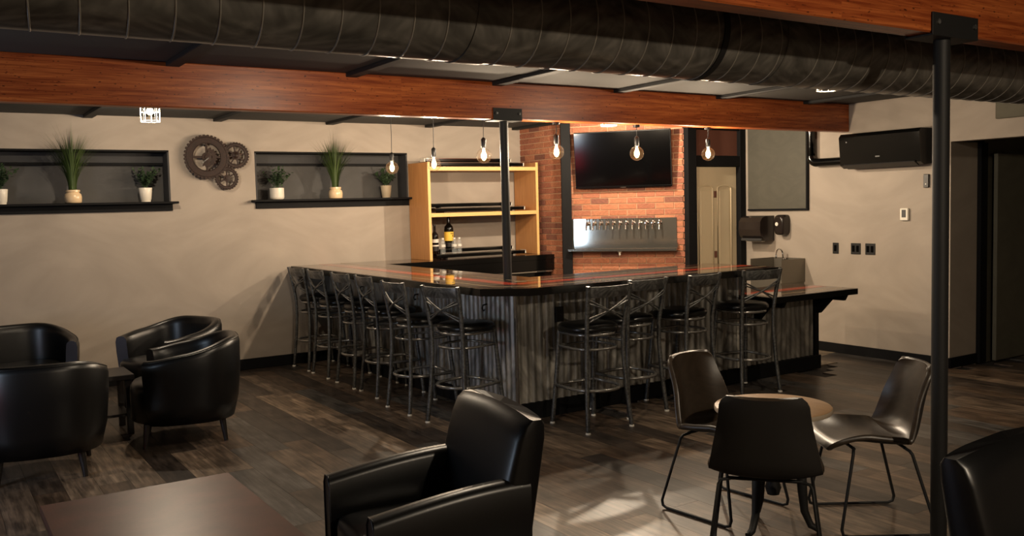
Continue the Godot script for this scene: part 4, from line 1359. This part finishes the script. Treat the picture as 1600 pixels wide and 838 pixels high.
func make_plants():
	var y = 1.791; var z = ZL - 0.085
	plant("potted_plant", "small green plant in a white pot cut by the left edge of the picture", Vector3(0.655, y, z), "taper", M.white_glaze, 0.27, 101)
	plant("potted_grass", "tall ornamental grass in a cream crock in the left niche", Vector3(1.252, y, ZL + 0.01), "crock", M.cream_glaze, 0.62, 102)
	plant("potted_plant", "small leafy plant in a ribbed white pot in the left niche", Vector3(1.925, y, z), "taper", M.white_glaze, 0.245, 103)
	plant("potted_plant", "bushy plant in a round white pot at the second niche's left end", Vector3(3.268, y, z), "round", M.white_glaze, 0.27, 104)
	plant("potted_grass", "tall spreading grass in a cream crock in the second niche", Vector3(3.90, y, ZL + 0.01), "crock", M.cream_glaze, 0.60, 105)
	plant("potted_plant", "small plant in a tan clay pot by the shelf unit", Vector3(4.56, y, z), "taper", M.tan_clay, 0.245, 106)

func make_right_wall():
	# boarded window
	var b = thing("boarded_window", "grey board covering a window with black edges on the right wall", "board", Vector3(XR, 0, 0))
	box_part("board", M.board_grey, b, Vector3(-0.012, 2.08, -7.04), Vector3(0.024, 1.06, 0.84), 0.002)
	box_part("edge_strip", M.black_paint, b, Vector3(-0.017, 2.08, -6.612), Vector3(0.034, 1.06, 0.022), 0.002)
	box_part("edge_strip", M.black_paint, b, Vector3(-0.017, 1.541, -7.03), Vector3(0.034, 0.02, 0.86), 0.002)
	# air conditioner
	var a = thing("air_conditioner", "black wall-mounted split air conditioner on the right wall", "air conditioner", Vector3(XR, 0, 0))
	var m = MB.new()
	m.xf = Transform3D(Basis(), Vector3(0, 0, -6.06))
	m.extrude(PackedVector2Array([Vector2(-0.001, 1.97), Vector2(-0.13, 1.955), Vector2(-0.185, 1.985), Vector2(-0.19, 2.04), Vector2(-0.212, 2.27), Vector2(-0.18, 2.305), Vector2(-0.001, 2.305)]), 0.0, 0.90)
	put(m, "casing", M.air_black, a)
	box_part("outlet_flap", M.black_plastic, a, Vector3(-0.165, 1.972, -5.61), Vector3(0.09, 0.012, 0.8), 0.004, Basis(Vector3.BACK, deg_to_rad(-28.0)))
	box_part("logo_plate", M.grey_plastic, a, Vector3(-0.193, 2.06, -5.62), Vector3(0.003, 0.012, 0.05), 0.0)
	box_part("sensor", M.grey_plastic, a, Vector3(-0.208, 2.22, -5.97), Vector3(0.003, 0.012, 0.014), 0.0)
	var pp = thing("line_cover", "black pipe cover bending from the ceiling to the air conditioner", "pipe", Vector3(XR - 0.06, 0, 0))
	m = MB.new()
	var pts = [Vector3(0, CEIL, -6.53), Vector3(0, 2.12, -6.53)]
	for i in 7:
		var t = PI / 2 * i / 6.0
		pts.append(Vector3(0, 2.12 - 0.08 * sin(t), -6.53 + 0.08 * (1 - cos(t))))
	pts.append(Vector3(0, 2.04, -6.066))
	m.tube(pts, 0.045, 12)
	put(m, "pipe", M.black_gloss, pp)
	# switches, thermostat
	var sw = [[-6.257, 0.072, "single black switch plate, leftmost of the three on the right wall", 1], [-6.008, 0.115, "middle black double switch plate on the right wall", 2], [-5.835, 0.115, "black double switch plate nearest the thermostat", 2]]
	for q in sw:
		var s = thing("switch_plate", q[2], "switch", Vector3(XR, 1.122, q[0]), 0.0, "black switch plates")
		box_part("plate", M.black_plastic, s, Vector3(-0.004, 0, 0), Vector3(0.008, 0.116, q[1]), 0.002)
		for i in q[3]:
			box_part("rocker", M.black_gloss, s, Vector3(-0.009, 0, 0.0 if q[3] == 1 else -0.025 + 0.05 * i), Vector3(0.006, 0.066, 0.032), 0.002)
	var th = thing("thermostat", "small white thermostat on the right wall", "thermostat", Vector3(XR, 1.478, -5.44))
	box_part("housing", M.white_plastic, th, Vector3(-0.014, 0, 0), Vector3(0.028, 0.122, 0.09), 0.006)
	box_part("display", M.grey_plastic, th, Vector3(-0.029, 0.008, 0), Vector3(0.003, 0.075, 0.045), 0.001)
	var rm = thing("remote_holder", "small black remote control on the right wall by the thick post", "remote", Vector3(XR, 1.80, -5.21))
	box_part("body", M.black_plastic, rm, Vector3(-0.011, 0, 0), Vector3(0.022, 0.13, 0.055), 0.004)
	box_part("button", M.white_plastic, rm, Vector3(-0.023, -0.03, 0), Vector3(0.003, 0.01, 0.01), 0.0)
	# paper towel and soap dispensers
	var pt = thing("towel_dispenser", "dark rounded paper towel dispenser above the sink", "dispenser", Vector3(XR, 0, -7.25))
	m = MB.new()
	m.xf = Transform3D(Basis(), Vector3(0, 0, -0.16))
	m.extrude(PackedVector2Array([Vector2(-0.001, 1.475), Vector2(-0.14, 1.475), Vector2(-0.2, 1.455), Vector2(-0.235, 1.41), Vector2(-0.24, 1.32), Vector2(-0.225, 1.25), Vector2(-0.18, 1.215), Vector2(-0.16, 1.19), Vector2(-0.001, 1.19)]), 0.0, 0.32)
	put(m, "cover", M.smoke_plastic, pt)
	box_part("paper_slot", M.white_plastic, pt, Vector3(-0.14, 1.186, 0), Vector3(0.06, 0.01, 0.24), 0.001)
	box_part("push_bar", M.grey_plastic, pt, Vector3(-0.2, 1.205, 0), Vector3(0.03, 0.03, 0.30), 0.006)
	var sp = thing("soap_dispenser", "dark soap dispenser with pale window beside the towel dispenser", "dispenser", Vector3(XR, 1.37, -6.93))
	m = MB.new()
	var rows = []
	for q in [[0.0, 1.0], [0.09, 1.0], [0.115, 0.93], [0.125, 0.7]]:
		var row = PackedVector3Array()
		for i in 24:
			var an = TAU * i / 24.0
			row.append(Vector3(-q[0], signf(sin(an)) * pow(absf(sin(an)), 0.5) * 0.115 * q[1], signf(cos(an)) * pow(absf(cos(an)), 0.5) * 0.066 * q[1]))
		rows.append(row)
	m.grid(rows, true, false, false); m.fan(rows[3], false)
	put(m, "cover", M.smoke_plastic, sp)
	m = MB.new(); m.lathe([Vector2(0.0, 0.0), Vector2(0.022, 0.0), Vector2(0.02, 0.004), Vector2(0, 0.005)], 16, Vector3(-0.125, 0.01, -0.02), Basis(Vector3.BACK, PI / 2))
	put(m, "window", M.white_plastic, sp)
	# hand sink with side splashes
	var sk = thing("hand_sink", "small steel hand sink with side splash panels on the right wall", "sink", Vector3(XR, 0, 0))
	m = MB.new()
	for z in [-7.10, -6.665]:
		m = MB.new(); m.bx(-0.39, -0.002, 0.742, 1.0, z, z + 0.006, 0.001)
		put(m, "side_splash", M.sink_steel, sk)
	m = MB.new(); m.bx(-0.008, -0.002, 0.742, 1.0, -7.094, -6.665)
	put(m, "back_splash", M.sink_steel, sk)
	m = MB.new()
	m.bx(-0.39, -0.008, 0.60, 0.606, -7.09, -6.668); m.bx(-0.396, -0.39, 0.60, 0.80, -7.09, -6.668); m.bx(-0.39, -0.008, 0.606, 0.745, -7.094, -7.088); m.bx(-0.39, -0.008, 0.606, 0.745, -6.672, -6.666)
	put(m, "basin", M.sink_steel, sk)
	m = MB.new()
	m.lathe([Vector2(0.022, 0), Vector2(0.02, 0.02), Vector2(0.012, 0.03), Vector2(0, 0.03)], 14, Vector3(-0.03, 0.985, -6.92), Basis(Vector3.BACK, PI / 2))
	var fp = [Vector3(-0.05, 0.985, -6.92), Vector3(-0.06, 1.04, -6.92)]
	for i in 9:
		var t = PI * i / 8.0
		fp.append(Vector3(-0.06 - 0.055 * (1 - cos(t)), 1.04 + 0.06 * sin(t), -6.92))
	fp.append(Vector3(-0.17, 1.0, -6.92))
	m.tube(fp, 0.009, 8)
	put(m, "faucet", M.chrome, sk)

func _ready():
	make_camera()
	make_environment()
	make_materials()
	make_cage_lamps()
	make_pendants()
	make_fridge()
	make_room()
	make_floor()
	make_niches()
	make_structure()
	make_cooler()
	make_bar()
	make_shelves()
	make_tv()
	make_taps()
	make_stools()
	make_lounge()
	make_dining()
	make_right_wall()
	make_gears()
	make_plants()
	make_bottles()
